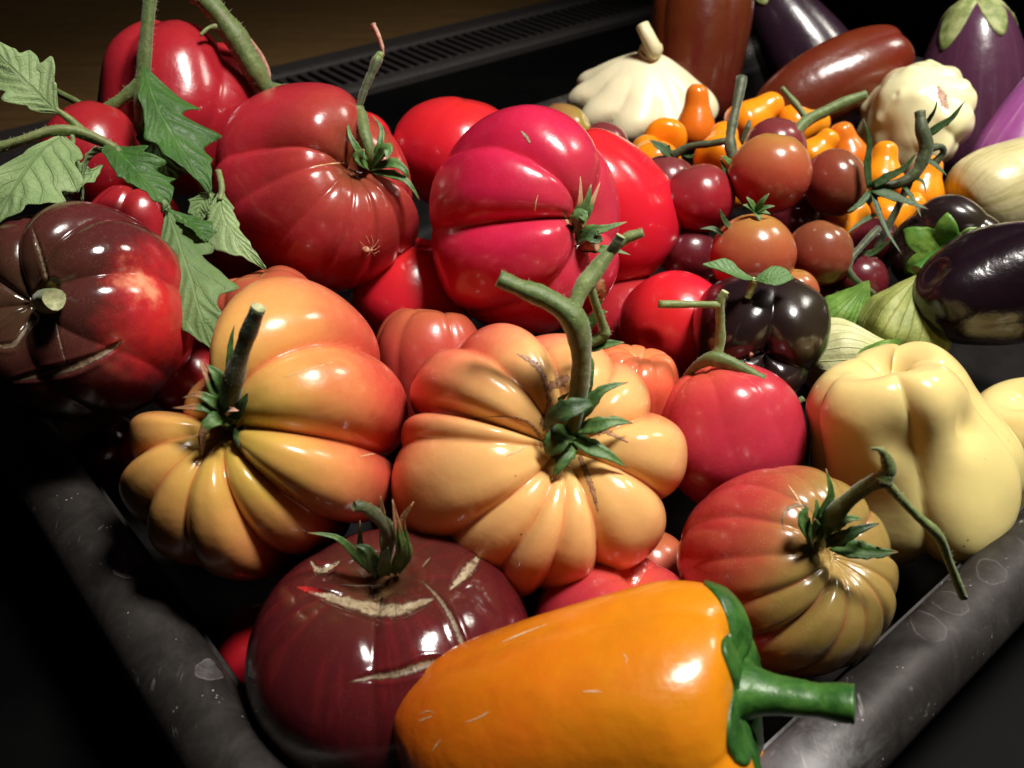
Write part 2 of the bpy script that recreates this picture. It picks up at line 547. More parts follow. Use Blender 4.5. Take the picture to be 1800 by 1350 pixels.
def scar(f, pts, mat, name='scar', lift=0.00012, n=60, rag=0.18, seed=0, raise_mid=0.00006, root=None):
    """corky crack lying on the skin. pts: (px, py, width in px)"""
    rs = RS(seed)
    Q = spline(np.array(pts, float), n)
    V, lat, acr = [], [], []
    cols = [-1, -0.55, 0, 0.55, 1]
    for i in range(n):
        x, y, w = Q[i]
        t = Q[min(i + 1, n - 1)] - Q[max(i - 1, 0)]
        t = t[:2] / (np.linalg.norm(t[:2]) + 1e-9)
        s = np.array([-t[1], t[0]])
        jit = 1 + rag * (0.6 * rs.normal() + math.sin(i * 0.7 + seed) + 0.7 * math.sin(i * 1.7 + seed * 2))
        for v in cols:
            q = np.array([x, y]) + s * v * 0.5 * max(w, 0.6) * jit
            p, nn = hit(f, q[0], q[1])
            V.append(p + nn * (lift + raise_mid * (1 - abs(v)) if abs(v) < 0.9 else lift * 0.6))
            lat.append(i / (n - 1)); acr.append(max(abs(v), abs(2 * i / (n - 1) - 1) ** 6))
    m = len(cols)
    Fc = [(i * m + j, i * m + j + 1, (i + 1) * m + j + 1, (i + 1) * m + j) for i in range(n - 1) for j in range(m - 1)]
    L = (np.array([tuple(v) for v in V]) - np.array(f.C)) @ np.array(f.M)      # in the fruit's own frame
    return mesh_obj(name, L, Fc, mat, f.body, attrs={'lat': lat, 'acr': acr})

def leaf(P, prof_l, prof_r, mats, root, nrm, name='leaf', nu=44, nv=9, fold=0.15, curl=0.0, wave=0.0, seed=0, thick=0.00035, teeth=0.0, nteeth=6):
    """P: world points of the midrib; prof: half widths in metres along it; nrm: direction the upper face looks"""
    rs = RS(seed)
    Q = spline(np.array([tuple(p) for p in P]), nu)
    T = np.gradient(Q, axis=0); T /= np.linalg.norm(T, axis=1)[:, None]
    if isinstance(nrm, (list,)):
        NN = spline(np.array([tuple(v) for v in nrm]), nu)
    else:
        NN = np.repeat(np.array(tuple(nrm))[None], nu, 0)
    u = np.linspace(0, 1, nu)
    wl = np.interp(u, np.linspace(0, 1, len(prof_l)), prof_l)
    wr = np.interp(u, np.linspace(0, 1, len(prof_r)), prof_r)
    tooth = 1 + teeth * (0.55 * np.cos(2 * math.pi * (u * nteeth + rs.uniform(0, 1)) + 0.8 * np.sin(2 * math.pi * u * nteeth)) - 0.25) * np.clip((1 - u) * 5, 0, 1)
    V, lat, acr, len_ = [], [], [], []
    vs = np.linspace(-1, 1, 2 * nv + 1)
    ph = rs.uniform(0, 6.28, 4)
    for i in range(nu):
        N = NN[i] - T[i] * NN[i].dot(T[i]); N /= np.linalg.norm(N)
        S = np.cross(T[i], N)
        for v in vs:
            w = (wl[i] if v < 0 else wr[i]) * tooth[i]
            a = abs(v)
            # blade sweeps towards the tip, lifts from the midrib, quilts between side veins
            sweep = 0.35 * a * w
            h = fold * a * w + (curl + 0.18 * math.sin(u[i] * 5 + ph[1])) * a * a * w + 1.6 * wave * w * a * math.sin(u[i] * 9 + ph[0] + (1.5 if v > 0 else 0))
            quilt = 0.00055 * (1 - a) ** 0.3 * math.cos(2 * math.pi * (u[i] * 7 - a * 1.6)) * min(1, a * 4)
            V.append(Q[i] + S * v * w + N * (h + quilt) + T[i] * sweep)
            lat.append(u[i]); acr.append(v)
    m = len(vs)
    Fc = [(i * m + j, i * m + j + 1, (i + 1) * m + j + 1, (i + 1) * m + j) for i in range(nu - 1) for j in range(m - 1)]
    o = mesh_obj(name, parent_local(root, V), Fc, None, root, attrs={'lat': lat, 'acr': acr}, mats=mats)
    md = o.modifiers.new('thickness', 'SOLIDIFY')
    md.thickness = thick
    md.offset = -1
    md.material_offset = 1
    md.material_offset_rim = 0
    return o
# ------------------------------------------------------------------ the setting: worktop, vent, tray
AX = math.atan2(0.642, 0.767)
UX = Vector((math.cos(AX), math.sin(AX), 0)); VX = Vector((-math.sin(AX), math.cos(AX), 0))
def uv(u, v, z): return UX * u + VX * v + Vector((0, 0, z))
def box(name, u0, u1, v0, v1, z0, z1, mat, parent=None, bev=0.002):
    P = [uv(u, v, z) for z in (z0, z1) for v in (v0, v1) for u in (u0, u1)]
    c = sum(P, Vector()) / 8
    off = c if parent is None else Vector(parent.location)
    Fc = [(0, 2, 3, 1), (4, 5, 7, 6), (0, 1, 5, 4), (2, 6, 7, 3), (0, 4, 6, 2), (1, 3, 7, 5)]
    o = mesh_obj(name, [p - off for p in P], Fc, mat, parent, c if parent is None else (0, 0, 0), smooth=False)
    if bev:
        b = o.modifiers.new('edge', 'BEVEL'); b.width = bev; b.segments = 2
    return o

def stove_mat():
    q = NT('black_enamel')
    n = q.noise(14.0, 5, 0.6)
    q.set(Base_Color=q.mix(q.rng(n, 0.3, 0.7), (0.0012, 0.0012, 0.0014, 1), (0.0025, 0.0025, 0.0025, 1)), Roughness=q.rng(n, 0.3, 0.7, 0.45, 0.6), Specular_IOR_Level=0.05)
    q.bump(q.noise(300.0, 3), 0.15, 0.0005)
    return q.m
def wood_mat():
    q = NT('brown_board')
    co = q.coord()
    mp = q.n('ShaderNodeMapping'); mp.inputs['Scale'].default_value = (4, 40, 4)
    mp.inputs['Rotation'].default_value = (0, 0, -AX)
    q.l(co, mp.inputs[0])
    n = q.noise(2.0, 6, 0.65, mp.outputs[0], 0.6)
    m = q.noise(60.0, 5, 0.7, co)
    c = q.mix(q.rng(n, 0.3, 0.7), sr(104, 78, 42), sr(118, 90, 50))
    c = q.mix(q.math('MULTIPLY', q.rng(m, 0.4, 0.7), 0.4), c, sr(84, 62, 34))
    q.set(Base_Color=c, Roughness=0.6)
    q.bump(q.noise(220.0, 4, 0.6), 0.3, 0.0006)
    return q.m
M_stove, M_wood = stove_mat(), wood_mat()
M_vent = plain('dark_vent_paint', (0.030, 0.026, 0.026, 1), (0.045, 0.040, 0.040, 1), 300, 0.5, 0.0, 0.15)
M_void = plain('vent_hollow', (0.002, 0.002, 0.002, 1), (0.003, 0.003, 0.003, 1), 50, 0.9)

top = box('stove_top', -0.6, 1.7, -0.5, 0.775, -0.05, -0.012, M_stove, bev=0.004)
tag(top, 'black enamel stove top under the produce tray', 'stove', kind='structure')
cnt = box('worktop', -0.9, 2.3, 0.882, 2.6, -0.06, -0.010, M_wood, bev=0.003)
tag(cnt, 'plain brown wooden worktop beyond the vent', 'worktop', kind='structure')

vent = empty('vent_grille', uv(0.7, 0.83, -0.012))
tag(vent, 'dark slotted vent strip running along the edge of the brown worktop', 'vent')
box('vent_base', -0.6, 1.7, 0.777, 0.880, -0.06, -0.030, M_void, vent, bev=0)
box('vent_edge', -0.6, 1.7, 0.776, 0.795, -0.029, -0.004, M_vent, vent, bev=0.004)
box('vent_edge', -0.6, 1.7, 0.852, 0.881, -0.029, -0.002, M_vent, vent, bev=0.004)
slat0 = None
for i in range(66):
    u = 0.30 + i * 0.0122
    if slat0 is None:
        slat0 = box('slat', u, u + 0.0052, 0.795, 0.852, -0.020, -0.005, M_vent, vent, bev=0.001)
    else:
        s = slat0.copy(); COL.objects.link(s); s.parent = vent
        s.location = UX * (i * 0.0122)

def panel_mat():
    q = NT('dark_brushed_steel')
    co = q.coord()
    mp = q.n('ShaderNodeMapping'); mp.inputs['Scale'].default_value = (1, 1, 60)
    q.l(co, mp.inputs[0])
    n = q.noise(8.0, 5, 0.6, mp.outputs[0])
    q.set(Base_Color=(0.16, 0.145, 0.13, 1), Metallic=1.0, Roughness=q.rng(n, 0.3, 0.7, 0.3, 0.45))
    return q.m
pan_ = box('steel_panel', 1.02, 1.035, -0.15, 0.70, -0.012, 0.45, panel_mat(), bev=0.003)
tag(pan_, 'dark brushed steel panel standing behind the eggplants', 'panel')

def tray_mat():
    q = NT('worn_dark_aluminium')
    co = q.coord()
    n = q.noise(60.0, 8, 0.75, co, 0.6)
    w = q.noise(7.0, 3, 0.5, co)
    c = q.mix(q.rng(n, 0.35, 0.7), (0.026, 0.022, 0.020, 1), (0.056, 0.050, 0.046, 1))
    # scuffed silver near the corner of the tray
    ds = q.n('ShaderNodeVectorMath', operation='DISTANCE'); q.l(co, ds.inputs[0])
    ds.inputs[1].default_value = SCUFF
    scuff = q.rng(q.math('ADD', q.rng(ds.outputs['Value'], 0.10, 0.02, smooth=True), q.math('MULTIPLY', q.math('SUBTRACT', n, 0.5), 1.3)), 0.35, 1.0)
    c = q.mix(q.math('MULTIPLY', scuff, 0.8), c, (0.26, 0.255, 0.26, 1))
    # hair scratches in two directions
    hair = None
    for rot, sc in ((0.5, 420.0), (2.1, 380.0), (1.2, 300.0)):
        mp = q.n('ShaderNodeMapping'); mp.inputs['Rotation'].default_value = (0, 0, rot); mp.inputs['Scale'].default_value = (1, 0.035, 1)
        q.l(co, mp.inputs[0])
        s = q.math('MULTIPLY', q.rng(q.noise(sc, 2, 0.5, mp.outputs[0]), 0.66, 0.74), q.rng(q.noise(45.0, 3, 0.6, co), 0.52, 0.66))
        hair = s if hair is None else q.math('MAXIMUM', hair, s)
    c = q.mix(q.math('MULTIPLY', hair, 0.9), c, (0.32, 0.31, 0.30, 1))
    vo = q.n('ShaderNodeTexVoronoi'); vo.inputs['Scale'].default_value = 420.0; q.l(co, vo.inputs['Vector'])
    dot = q.math('MULTIPLY', q.rng(vo.outputs['Distance'], 0.2, 0.1), q.rng(q.noise(80.0, 3, 0.6, co), 0.58, 0.66))
    c = q.mix(dot, c, (0.35, 0.33, 0.31, 1))
    q.set(Base_Color=c, Metallic=q.math('SUBTRACT', 0.45, q.math('MULTIPLY', dot, 0.6)), Roughness=q.math('ADD', q.rng(w, 0.3, 0.7, 0.44, 0.62), q.math('MULTIPLY', scuff, 0.1)))
    q.bump(q.math('ADD', q.noise(500.0, 3, 0.6, co), q.math('MULTIPLY', hair, -0.5)), 0.12, 0.0004)
    return q.m
U0, V0, U1, V1, RC = 0.0375, 0.0625, 0.77, 0.512, 0.060
SCUFF = uv(0.125, V0, 0.05) - uv((U0 + U1) / 2, (V0 + V1) / 2, 0)
M_tray = tray_mat()
def tray_loop(o, n=10):
    """rounded rectangle, o metres outside the rim's centre line"""
    P = []
    r = max(RC + o, 0.004)
    for cu, cv, a0 in ((U1 - RC, V1 - RC, 0), (U0 + RC, V1 - RC, 90), (U0 + RC, V0 + RC, 180), (U1 - RC, V0 + RC, 270)):
        for k in range(n + 1):
            a = math.radians(a0 + 90 * k / n)
            P.append((cu + r * math.cos(a), cv + r * math.sin(a)))
    return P
tprof = [(-0.030, 0.000), (-0.026, 0.0015), (-0.0225, 0.006), (-0.0175, 0.030), (-0.0152, 0.041)]
for k in range(13):
    a = math.radians(195 - k * 18.5)
    tprof.append((0.0138 * math.cos(a), 0.0405 + 0.0145 * math.sin(a)))
tprof += [(0.0075, 0.026)]
tprof = [(o, z) for o, z in tprof]
base = uv((U0 + U1) / 2, (V0 + V1) / 2, 0)
V, Fc = [], []
NL = None
for o, z in tprof:
    L = tray_loop(o); NL = len(L)
    V += [uv(u, v, z) - base for u, v in L]
for i in range(len(tprof) - 1):
    for j in range(NL):
        Fc.append((i * NL + j, (i + 1) * NL + j, (i + 1) * NL + (j + 1) % NL, i * NL + (j + 1) % NL))
Fc.append(tuple(range(NL)))
tray = empty('baking_tray', base)
tag(tray, 'dark scratched metal baking tray with rounded rim holding all the vegetables', 'tray')
M_in = plain('shade_black_interior', (0.004, 0.0035, 0.0035, 1), (0.008, 0.007, 0.007, 1), 60, 0.6)  # tray inside coloured near black, standing in for shade below the heap
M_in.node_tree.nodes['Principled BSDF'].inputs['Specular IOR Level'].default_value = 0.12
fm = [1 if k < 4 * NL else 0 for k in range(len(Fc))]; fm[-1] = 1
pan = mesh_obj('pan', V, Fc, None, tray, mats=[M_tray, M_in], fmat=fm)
md = pan.modifiers.new('sheet', 'SOLIDIFY'); md.thickness = 0.0015; md.offset = -1
pan_bvh = BVHTree.FromPolygons([v + base for v in V], Fc)
TR = Fruit(); TR.bvh = pan_bvh; TR.root = tray; TR.d = 0.31
def stain_mat():
    q = NT('dried_water_mark')
    a = q.attr('lat')
    n = q.noise(160.0, 5, 0.65)
    q.set(Base_Color=(0.42, 0.38, 0.38, 1), Roughness=0.75)
    f = q.math('MULTIPLY', q.math('ADD', q.rng(a, 0.80, 0.97, 0.0, 0.11), 0.0), q.rng(n, 0.3, 0.6, 0.4, 1.0))
    f = q.math('ADD', f, q.math('MULTIPLY', q.attr('acr'), q.rng(n, 0.30, 0.70, 0.06, 0.26)))
    q.set(Alpha=f)
    return q.m
M_stain = stain_mat()
def stain(px, py, rx, ry, rot, fill, seed):
    rs = RS(seed)
    p, n0 = hit(TR, px, py)
    V, lat, acr = [], [], []
    na, nr = 36, 8
    ph = rs.uniform(0, 6.28, 4)
    for j in range(nr + 1):
        for i in range(na):
            a = 2 * math.pi * i / na
            w = 1 + 0.07 * math.sin(2 * a + ph[0]) + 0.05 * math.sin(3 * a + ph[1]) + 0.03 * math.sin(7 * a + ph[2])
            x, y = rx * w * j / nr * math.cos(a), ry * w * j / nr * math.sin(a)
            c, s = math.cos(rot), math.sin(rot)
            q_, nn = hit(TR, px + x * c - y * s, py + x * s + y * c)
            V.append(q_ + nn.normalized() * (0.00022 if nn.dot(vec(0, 0, 1)) > 0 else -0.00022))
            lat.append(j / nr); acr.append(fill)
    Fc = [(j * na + i, j * na + (i + 1) % na, (j + 1) * na + (i + 1) % na, (j + 1) * na + i) for j in range(nr) for i in range(na)]
    mesh_obj('water_mark', parent_local(tray, V), Fc, M_stain, pan, attrs={'lat': lat, 'acr': acr})
stain(232, 999, 31, 19, -0.1, 1.0, 1)
stain(370, 1178, 27, 20, 0.15, 0.95, 2)
stain(82, 793, 28, 10, 0.05, 0.35, 3)
stain(1631, 1102, 38, 22, 0.5, 0.06, 4)
stain(1670, 1060, 34, 20, 0.35, 0.07, 5)
stain(1742, 1006, 30, 21, 0.3, 0.03, 6)

# ------------------------------------------------------------------ skins
G = sr
SK = {}
def rib_yellow(name, blush, bottom=sr(196, 74, 40)):
    return skin(name, [(0.0, sr(222, 182, 90)), (0.28, sr(230, 166, 94)), (0.47, sr(222, 128, 86)), (0.64, sr(200, 80, 68)), (1.0, bottom)],
                crease=sr(204, 92, 62), crease_amt=0.65, blush=blush, rough=0.23, speck=sr(244, 206, 140), speck_amt=0.4, mottle=0.09, dirt=0.0, sss=0.2)
SK['y1'] = rib_yellow('orange_yellow_skin', [((0.9, 0.25, 0.1), sr(206, 70, 62), 0.55, 1.15), ((0.25, -0.25, 0.9), sr(198, 178, 70), 0.82, 1.2)])
SK['y2'] = skin('peach_yellow_skin', [(0.0, sr(236, 192, 116)), (0.28, sr(240, 182, 116)), (0.47, sr(234, 148, 100)), (0.62, sr(218, 104, 80)), (1.0, sr(196, 70, 50))],
                crease=sr(212, 104, 70), crease_amt=0.6, blush=[((-0.75, 0.75, -0.1), sr(220, 84, 76), 0.35, 1.05)], rough=0.19,
                speck=sr(250, 220, 165), speck_amt=0.35, mottle=0.08, dirt=0.9, sss=0.2)
SK['red_brown'] = skin('red_brown_skin', [(0.0, sr(122, 66, 40)), (0.18, sr(160, 58, 52)), (0.36, sr(184, 44, 56)), (0.7, sr(190, 38, 56)), (1.0, sr(172, 32, 48))],
                       crease=sr(120, 60, 40), crease_amt=0.35, rough=0.2, speck=sr(228, 140, 110), speck_amt=0.35, mottle=0.06,
                       blush=[((0.6, 0.6, 0.5), sr(150, 84, 52), 0.82, 1.2)])
SK['crimson'] = skin('crimson_skin', [(0.0, sr(186, 60, 66)), (0.3, sr(196, 36, 72)), (0.7, sr(204, 28, 66)), (1.0, sr(196, 24, 54))], crease=sr(196, 60, 76), crease_amt=0.3,
                     rough=0.2, speck=sr(226, 110, 126), speck_amt=0.45, mottle=0.05)
SK['scarlet'] = skin('scarlet_skin', [(0.0, sr(212, 44, 44)), (0.5, sr(208, 30, 48)), (1.0, sr(200, 24, 46))], rough=0.2, mottle=0.04, sss=0.2)
SK['red'] = skin('red_skin', [(0.0, sr(170, 44, 44)), (0.4, sr(168, 34, 46)), (1.0, sr(158, 28, 42))], rough=0.2, speck=sr(228, 120, 100), speck_amt=0.3, mottle=0.05)
SK['pinkred'] = skin('pink_red_skin', [(0.0, sr(214, 92, 66)), (0.25, sr(190, 56, 66)), (0.6, sr(176, 42, 64)), (1.0, sr(162, 30, 54))], rough=0.22, speck=sr(236, 140, 130), speck_amt=0.25, mottle=0.05)
SK['greenpink'] = skin('olive_pink_skin', [(0.0, sr(170, 142, 84)), (0.25, sr(150, 124, 64)), (0.5, sr(146, 102, 58)), (0.7, sr(134, 70, 48)), (1.0, sr(100, 38, 34))],
                       crease=sr(178, 80, 70), crease_amt=0.75, blush=[((-0.85, 0.45, -0.1), sr(188, 60, 60), 0.20, 0.95)], rough=0.2, speck=sr(216, 184, 124), speck_amt=0.45, mottle=0.06, sss=0.15)
SK['dark'] = skin('dark_brown_skin', [(0.0, sr(88, 70, 42)), (0.10, sr(84, 42, 34)), (0.24, sr(84, 26, 29)), (0.7, sr(86, 22, 29)), (1.0, sr(62, 17, 23))],
                  rough=0.09, speck=sr(150, 96, 80), speck_amt=0.25, mottle=0.08, streak=0.6, streak_col=sr(124, 34, 38), streak_n=26, sss=0.08)
SK['dark2'] = skin('dark_purple_skin', [(0.0, sr(74, 56, 38)), (0.18, sr(78, 42, 36)), (0.45, sr(92, 34, 38)), (0.75, sr(104, 32, 40)), (1.0, sr(78, 25, 33))],  # stem-end colours darkened to stand in for the leaves' shade
                   blush=[((0.93, 0.0, 0.1), sr(206, 46, 48), 0.70, 1.05), ((0.86, 0.20, 0.46), sr(238, 170, 130), 0.97, 1.12)],
                   rough=0.12, speck=sr(170, 120, 100), speck_amt=0.4, mottle=0.08, sss=0.08)
SK['peach'] = skin('peach_skin', [(0.0, sr(226, 140, 84)), (0.4, sr(224, 100, 72)), (1.0, sr(210, 62, 62))], crease=sr(206, 90, 60), crease_amt=0.4, rough=0.2, mottle=0.05)
SK['brownpink'] = skin('brown_pink_skin', [(0.0, sr(176, 104, 62)), (0.4, sr(186, 74, 62)), (1.0, sr(188, 48, 56))], rough=0.24, speck=sr(220, 140, 120), speck_amt=0.3, mottle=0.08, wobble=0.2)
def cherry(name, a, b, c):
    return skin(name, [(0.0, a), (0.30, b), (0.68, c)], rough=0.2, mottle=0.06, sss=0.25, speck=sr(226, 170, 110), speck_amt=0.15)
SK['c_orange'] = cherry('cherry_orange_skin', sr(174, 132, 64), sr(166, 94, 58), sr(168, 40, 44))
SK['c_brown'] = cherry('cherry_brown_skin', sr(140, 92, 54), sr(128, 70, 48), sr(134, 46, 38))
SK['c_red'] = cherry('cherry_red_skin', sr(124, 56, 54), sr(136, 40, 48), sr(170, 24, 42))
SK['c_dark'] = cherry('cherry_dark_skin', sr(112, 58, 56), sr(116, 46, 50), sr(112, 36, 42))
SK['c_green'] = cherry('cherry_olive_skin', sr(160, 142, 60), sr(148, 110, 64), sr(132, 72, 52))
SK['c_mar'] = cherry('cherry_maroon_skin', sr(84, 34, 38), sr(92, 28, 38), sr(96, 22, 32))
SK['yel'] = skin('yellow_pear_skin', [(0.0, sr(236, 150, 30)), (0.5, sr(238, 146, 22)), (1.0, sr(232, 124, 16))], rough=0.2, mottle=0.05, sss=0.3)
SK['yel2'] = skin('amber_pear_skin', [(0.0, sr(214, 122, 34)), (0.5, sr(214, 112, 26)), (1.0, sr(210, 88, 18))], rough=0.2, mottle=0.05, sss=0.3)
SK['bell_or'] = skin('orange_pepper_skin', [(0.0, sr(230, 148, 26)), (0.25, sr(226, 140, 22)), (0.6, sr(220, 120, 20)), (1.0, sr(206, 88, 18))], rough=0.25, mottle=0.12, wobble=0.22, sss=0.25, bumpy=0.4, bump_scale=80.0)
SK['bell_ye'] = skin('pale_yellow_pepper_skin', [(0.0, sr(226, 206, 134)), (0.5, sr(228, 210, 138)), (1.0, sr(236, 208, 140))], rough=0.17, mottle=0.07, sss=0.25, bumpy=0.1, bump_scale=60.0, dirt=0.6)
SK['bell_pu'] = skin('black_purple_pepper_skin', [(0.0, sr(36, 26, 24)), (0.5, sr(32, 19, 23)), (1.0, sr(30, 15, 20))], rough=0.19, mottle=0.10, sss=0.0,
                     blush=[((0.8, 0.3, 0.4), sr(48, 42, 30), 0.55, 1.1)])
SK['egg_dark'] = skin('black_eggplant_skin', [(0.0, sr(52, 34, 46)), (0.5, sr(44, 26, 40)), (1.0, sr(34, 20, 30))], rough=0.22, mottle=0.08, sss=0.0, bumpy=0.05)
SK['egg_wrink'] = skin('black_wrinkled_pepper_skin', [(0.0, sr(26, 16, 22)), (0.5, sr(24, 13, 20)), (1.0, sr(26, 14, 20))], rough=0.16, mottle=0.06, sss=0.0, bumpy=0.35, bump_scale=130.0)
SK['egg_purp'] = skin('purple_eggplant_skin', [(0.0, sr(96, 60, 88)), (0.3, sr(86, 46, 70)), (1.0, sr(64, 32, 50))], rough=0.22, mottle=0.08, sss=0.0, streak=0.4, streak_col=sr(110, 76, 92), streak_n=60)
SK['egg_lilac'] = skin('lilac_eggplant_skin', [(0.0, sr(180, 110, 176)), (0.5, sr(150, 74, 140)), (1.0, sr(130, 56, 116))], rough=0.28, mottle=0.06, sss=0.05, streak=0.5, streak_col=sr(196, 150, 186))
SK['egg_pale'] = skin('pale_striped_eggplant_skin', [(0.0, sr(206, 202, 160)), (0.5, sr(206, 196, 146)), (1.0, sr(214, 200, 152))], rough=0.28, mottle=0.05, sss=0.2, streak=0.7, streak_col=sr(166, 156, 92), streak_n=34, bumpy=0.2)
SK['choc'] = skin('chocolate_pepper_skin', [(0.0, sr(104, 56, 20)), (0.4, sr(92, 40, 18)), (1.0, sr(78, 24, 18))], rough=0.22, mottle=0.1, sss=0.05, streak=0.6, streak_col=sr(84, 22, 22), streak_n=16, bumpy=0.12)
SK['choc2'] = skin('red_chocolate_pepper_skin', [(0.0, sr(112, 30, 22)), (0.4, sr(104, 40, 20)), (1.0, sr(86, 34, 20))], rough=0.26, mottle=0.1, sss=0.05, bumpy=0.12)
SK['patty'] = skin('white_squash_skin', [(0.0, sr(236, 226, 190)), (0.5, sr(234, 222, 184)), (1.0, sr(236, 224, 186))], rough=0.34, mottle=0.04, sss=0.3)
SK['patty2'] = skin('pale_yellow_squash_skin', [(0.0, sr(240, 238, 190)), (0.6, sr(238, 232, 182)), (1.0, sr(240, 232, 186))], rough=0.2, mottle=0.05, sss=0.3, bumpy=0.1, bump_scale=60.0)

# ------------------------------------------------------------------ large tomatoes
BEEF = 'beefsteak tomatoes'
T = {}
T[1] = fruit('ribbed_tomato', 'deeply ribbed orange-yellow tomato with short dark stem beside the tray edge', 'tomato', 450, 770, 0.345, 256, (-0.11, 0.17, 0.97), SK['y1'],
    hr=0.80, prof='deep', cr=[-130, -103, -70, -43, -4, 60, 104, 162, 198], depth=[.055, .065, .075, .12, .19, .15, .15, .08, .05],
    scale=[.98, 1.02, .92, 1.04, 1.10, 1.08, .50, .78, .92], seed=11, ns=120, nt=280, fade=[.6, 1, 1, .9, .75, .55, .35], lump=.022, p=2.6, group=BEEF, swirl=[(45, 34, 30)])
T[2] = fruit('ribbed_tomato', 'peach-yellow ribbed tomato with a tall forked green stem, centre of the heap', 'tomato', 960, 795, 0.35, 260, (0.16, 0.12, 0.97), SK['y2'],
    hr=0.80, prof='deep', cr=[-72, -24, 22, 56, 92, 124, 164, 178, 220, 244, 264], depth=[.10, .13, .08, .07, .07, .05, .16, .035, .07, .065, .06],
    scale=[1.02, 1.0, .82, .78, .96, 1.06, .99, 1.04, .97, 1.0, .98], seed=5, ns=120, nt=300, fade=[.6, 1, 1, .85, .7, .5, .3], lump=.022, p=2.6, swirl=[(118, 28, -20)], group=BEEF)
T[3] = fruit('ribbed_tomato', 'dark red ribbed tomato under the long vine with a tiny pale spider on its skin', 'tomato', 568, 338, 0.45, 180, (0.54, 0.20, 0.80), SK['red_brown'],
    hr=0.84, prof='tomato', cr=[-66, -40, -8, 76, 176, 204, 236, 268], depth=[.045, .06, .04, .02, .17, .02, .015, .03],
    scale=[1.0, .98, .76, 1.0, .94, .97, 1.0, 1.0], seed=3, ns=110, nt=260, fade=[.7, 1, .85, .35, .08, .02, 0], lump=.025, group=BEEF, sy=1.05, p=4.0)
T[4] = fruit('ribbed_tomato', 'crimson ribbed tomato with a dry crack beside its calyx, behind the peach-yellow one', 'tomato', 928, 390, 0.44, 190, (0.70, -0.08, 0.70), SK['crimson'],
    hr=0.82, prof='tomato', cr=[-75, -20, 60, 138, 184, 236], depth=[.14, .05, .05, .17, .21, .08],
    scale=[1.0, .9, .95, 1.03, 1.04, 1.0], seed=8, ns=110, nt=260, fade=[.6, 1, 1, .75, .45, .2, .08], lump=.02, group=BEEF, sx=0.94, sy=1.06, p=3.0)
T[5] = fruit('red_tomato', 'smooth scarlet tomato at the back, in front of the slotted vent', 'tomato', 808, 272, 0.53, 122, (0.25, 0.85, 0.35), SK['scarlet'],
    hr=0.80, prof='round', seed=21, lump=.02, nt=120, ns=70, cr=[0, 120, 240], depth=.03, p=2, parts=False)
T[6] = fruit('red_tomato', 'bright scarlet tomato with swollen shoulder between crimson tomato and cherry tomatoes', 'tomato', 1052, 372, 0.50, 122, (-0.45, 0.6, 0.2), SK['scarlet'],
    hr=1.12, prof='tomato', seed=4, lump=.03, cr=[-40, 50, 130, 220], depth=[.08, .1, .08, .06], p=2, fade=[.8, 1, .6, .2, .05, 0], nt=140, parts=False)
T[7] = fruit('red_tomato', 'glossy scarlet round tomato tucked behind the black-purple pepper', 'tomato', 1188, 572, 0.455, 98, (-0.5, -0.3, 0.6), SK['scarlet'], hr=0.95, prof='round', seed=6, lump=.02, nt=120, parts=False)
T[8] = fruit('pink_tomato', 'pink-red smooth tomato with a forked vine piece, beside the pale yellow pepper', 'tomato', 1280, 768, 0.395, 132, (-0.30, 0.75, 0.1), SK['pinkred'],
    hr=1.0, prof='round', seed=9, cr=[-95, -50, 40, 120, 200], depth=[.03, .04, .04, .05, .05], p=2, fade=[.8, 1, .8, .5, .2, .1], lump=.03, nt=160)
T[9] = fruit('ribbed_tomato', 'small olive and pink ribbed tomato with a long thin stem over the tray rim', 'tomato', 1380, 992, 0.332, 187, (0.40, 0.30, 0.86), SK['greenpink'],
    hr=0.86, prof='tomato', cr=[-128, -98, -76, -52, -28, 0, 40, 75, 108, 135, 160, 184, 208], depth=[.12, .05, .04, .055, .04, .05, .05, .05, .04, .035, .04, .03, .05],
    scale=[1.02, 1.0, 1.0, 1.0, .97, .93, .92, .95, .97, .98, .98, .98, .96], seed=14, ns=100, nt=260, fade=[.5, 1, .9, .8, .7, .5, .35], lump=.012, group=BEEF)
T[10] = fruit('dark_tomato', 'dark brown-red tomato with pale cracks around its calyx, at the tray corner', 'tomato', 686, 1156, 0.315, 250, (-0.05, 0.90, 0.43), SK['dark'],
    hr=0.76, prof='tomato', cr=[-88, -20, 60, 140, 210], depth=[.09, .025, .02, .03, .03], p=2.6, seed=12, ns=170, nt=360, fade=[1, 1, .5, .12, .03, 0, 0], lump=.016, group=BEEF)
T[11] = fruit('dark_tomato', 'dark maroon tomato with a curved pale scar and cut green stem, half out of frame', 'tomato', 142, 556, 0.37, 196, (-0.24, 0.12, 0.95), SK['dark2'],
    hr=0.80, prof='tomato', cr=[-78, -35, 12, 55, 95, 140, 190, 228], depth=[.07, .06, .10, .12, .12, .12, .10, .08], p=2.3, seed=17, ns=170, nt=360, fade=[.7, 1, .9, .6, .35, .2, .1], lump=.012, group=BEEF)
T[12] = fruit('red_tomato', 'red lobed tomato hanging behind the leafy vine against the brown worktop', 'tomato', 315, 196, 0.485, 140, (0.15, 0.85, -0.1), SK['red'],
    hr=0.95, prof='tomato', cr=[-110, -40, 30, 100, 170, 215], depth=[.08, .12, .06, .06, .06, .10], p=2.2, fade=[1, 1, .9, .6, .3, .1], seed=22, lump=.02, parts=False)
T[13] = fruit('red_tomato', 'small red tomato peeping out above the leafy stem', 'tomato', 163, 272, 0.43, 82, (0.3, 0.9, 0.1), SK['red'], hr=1.1, prof='round', seed=23, lump=.02, nt=100, ns=60, parts=False)
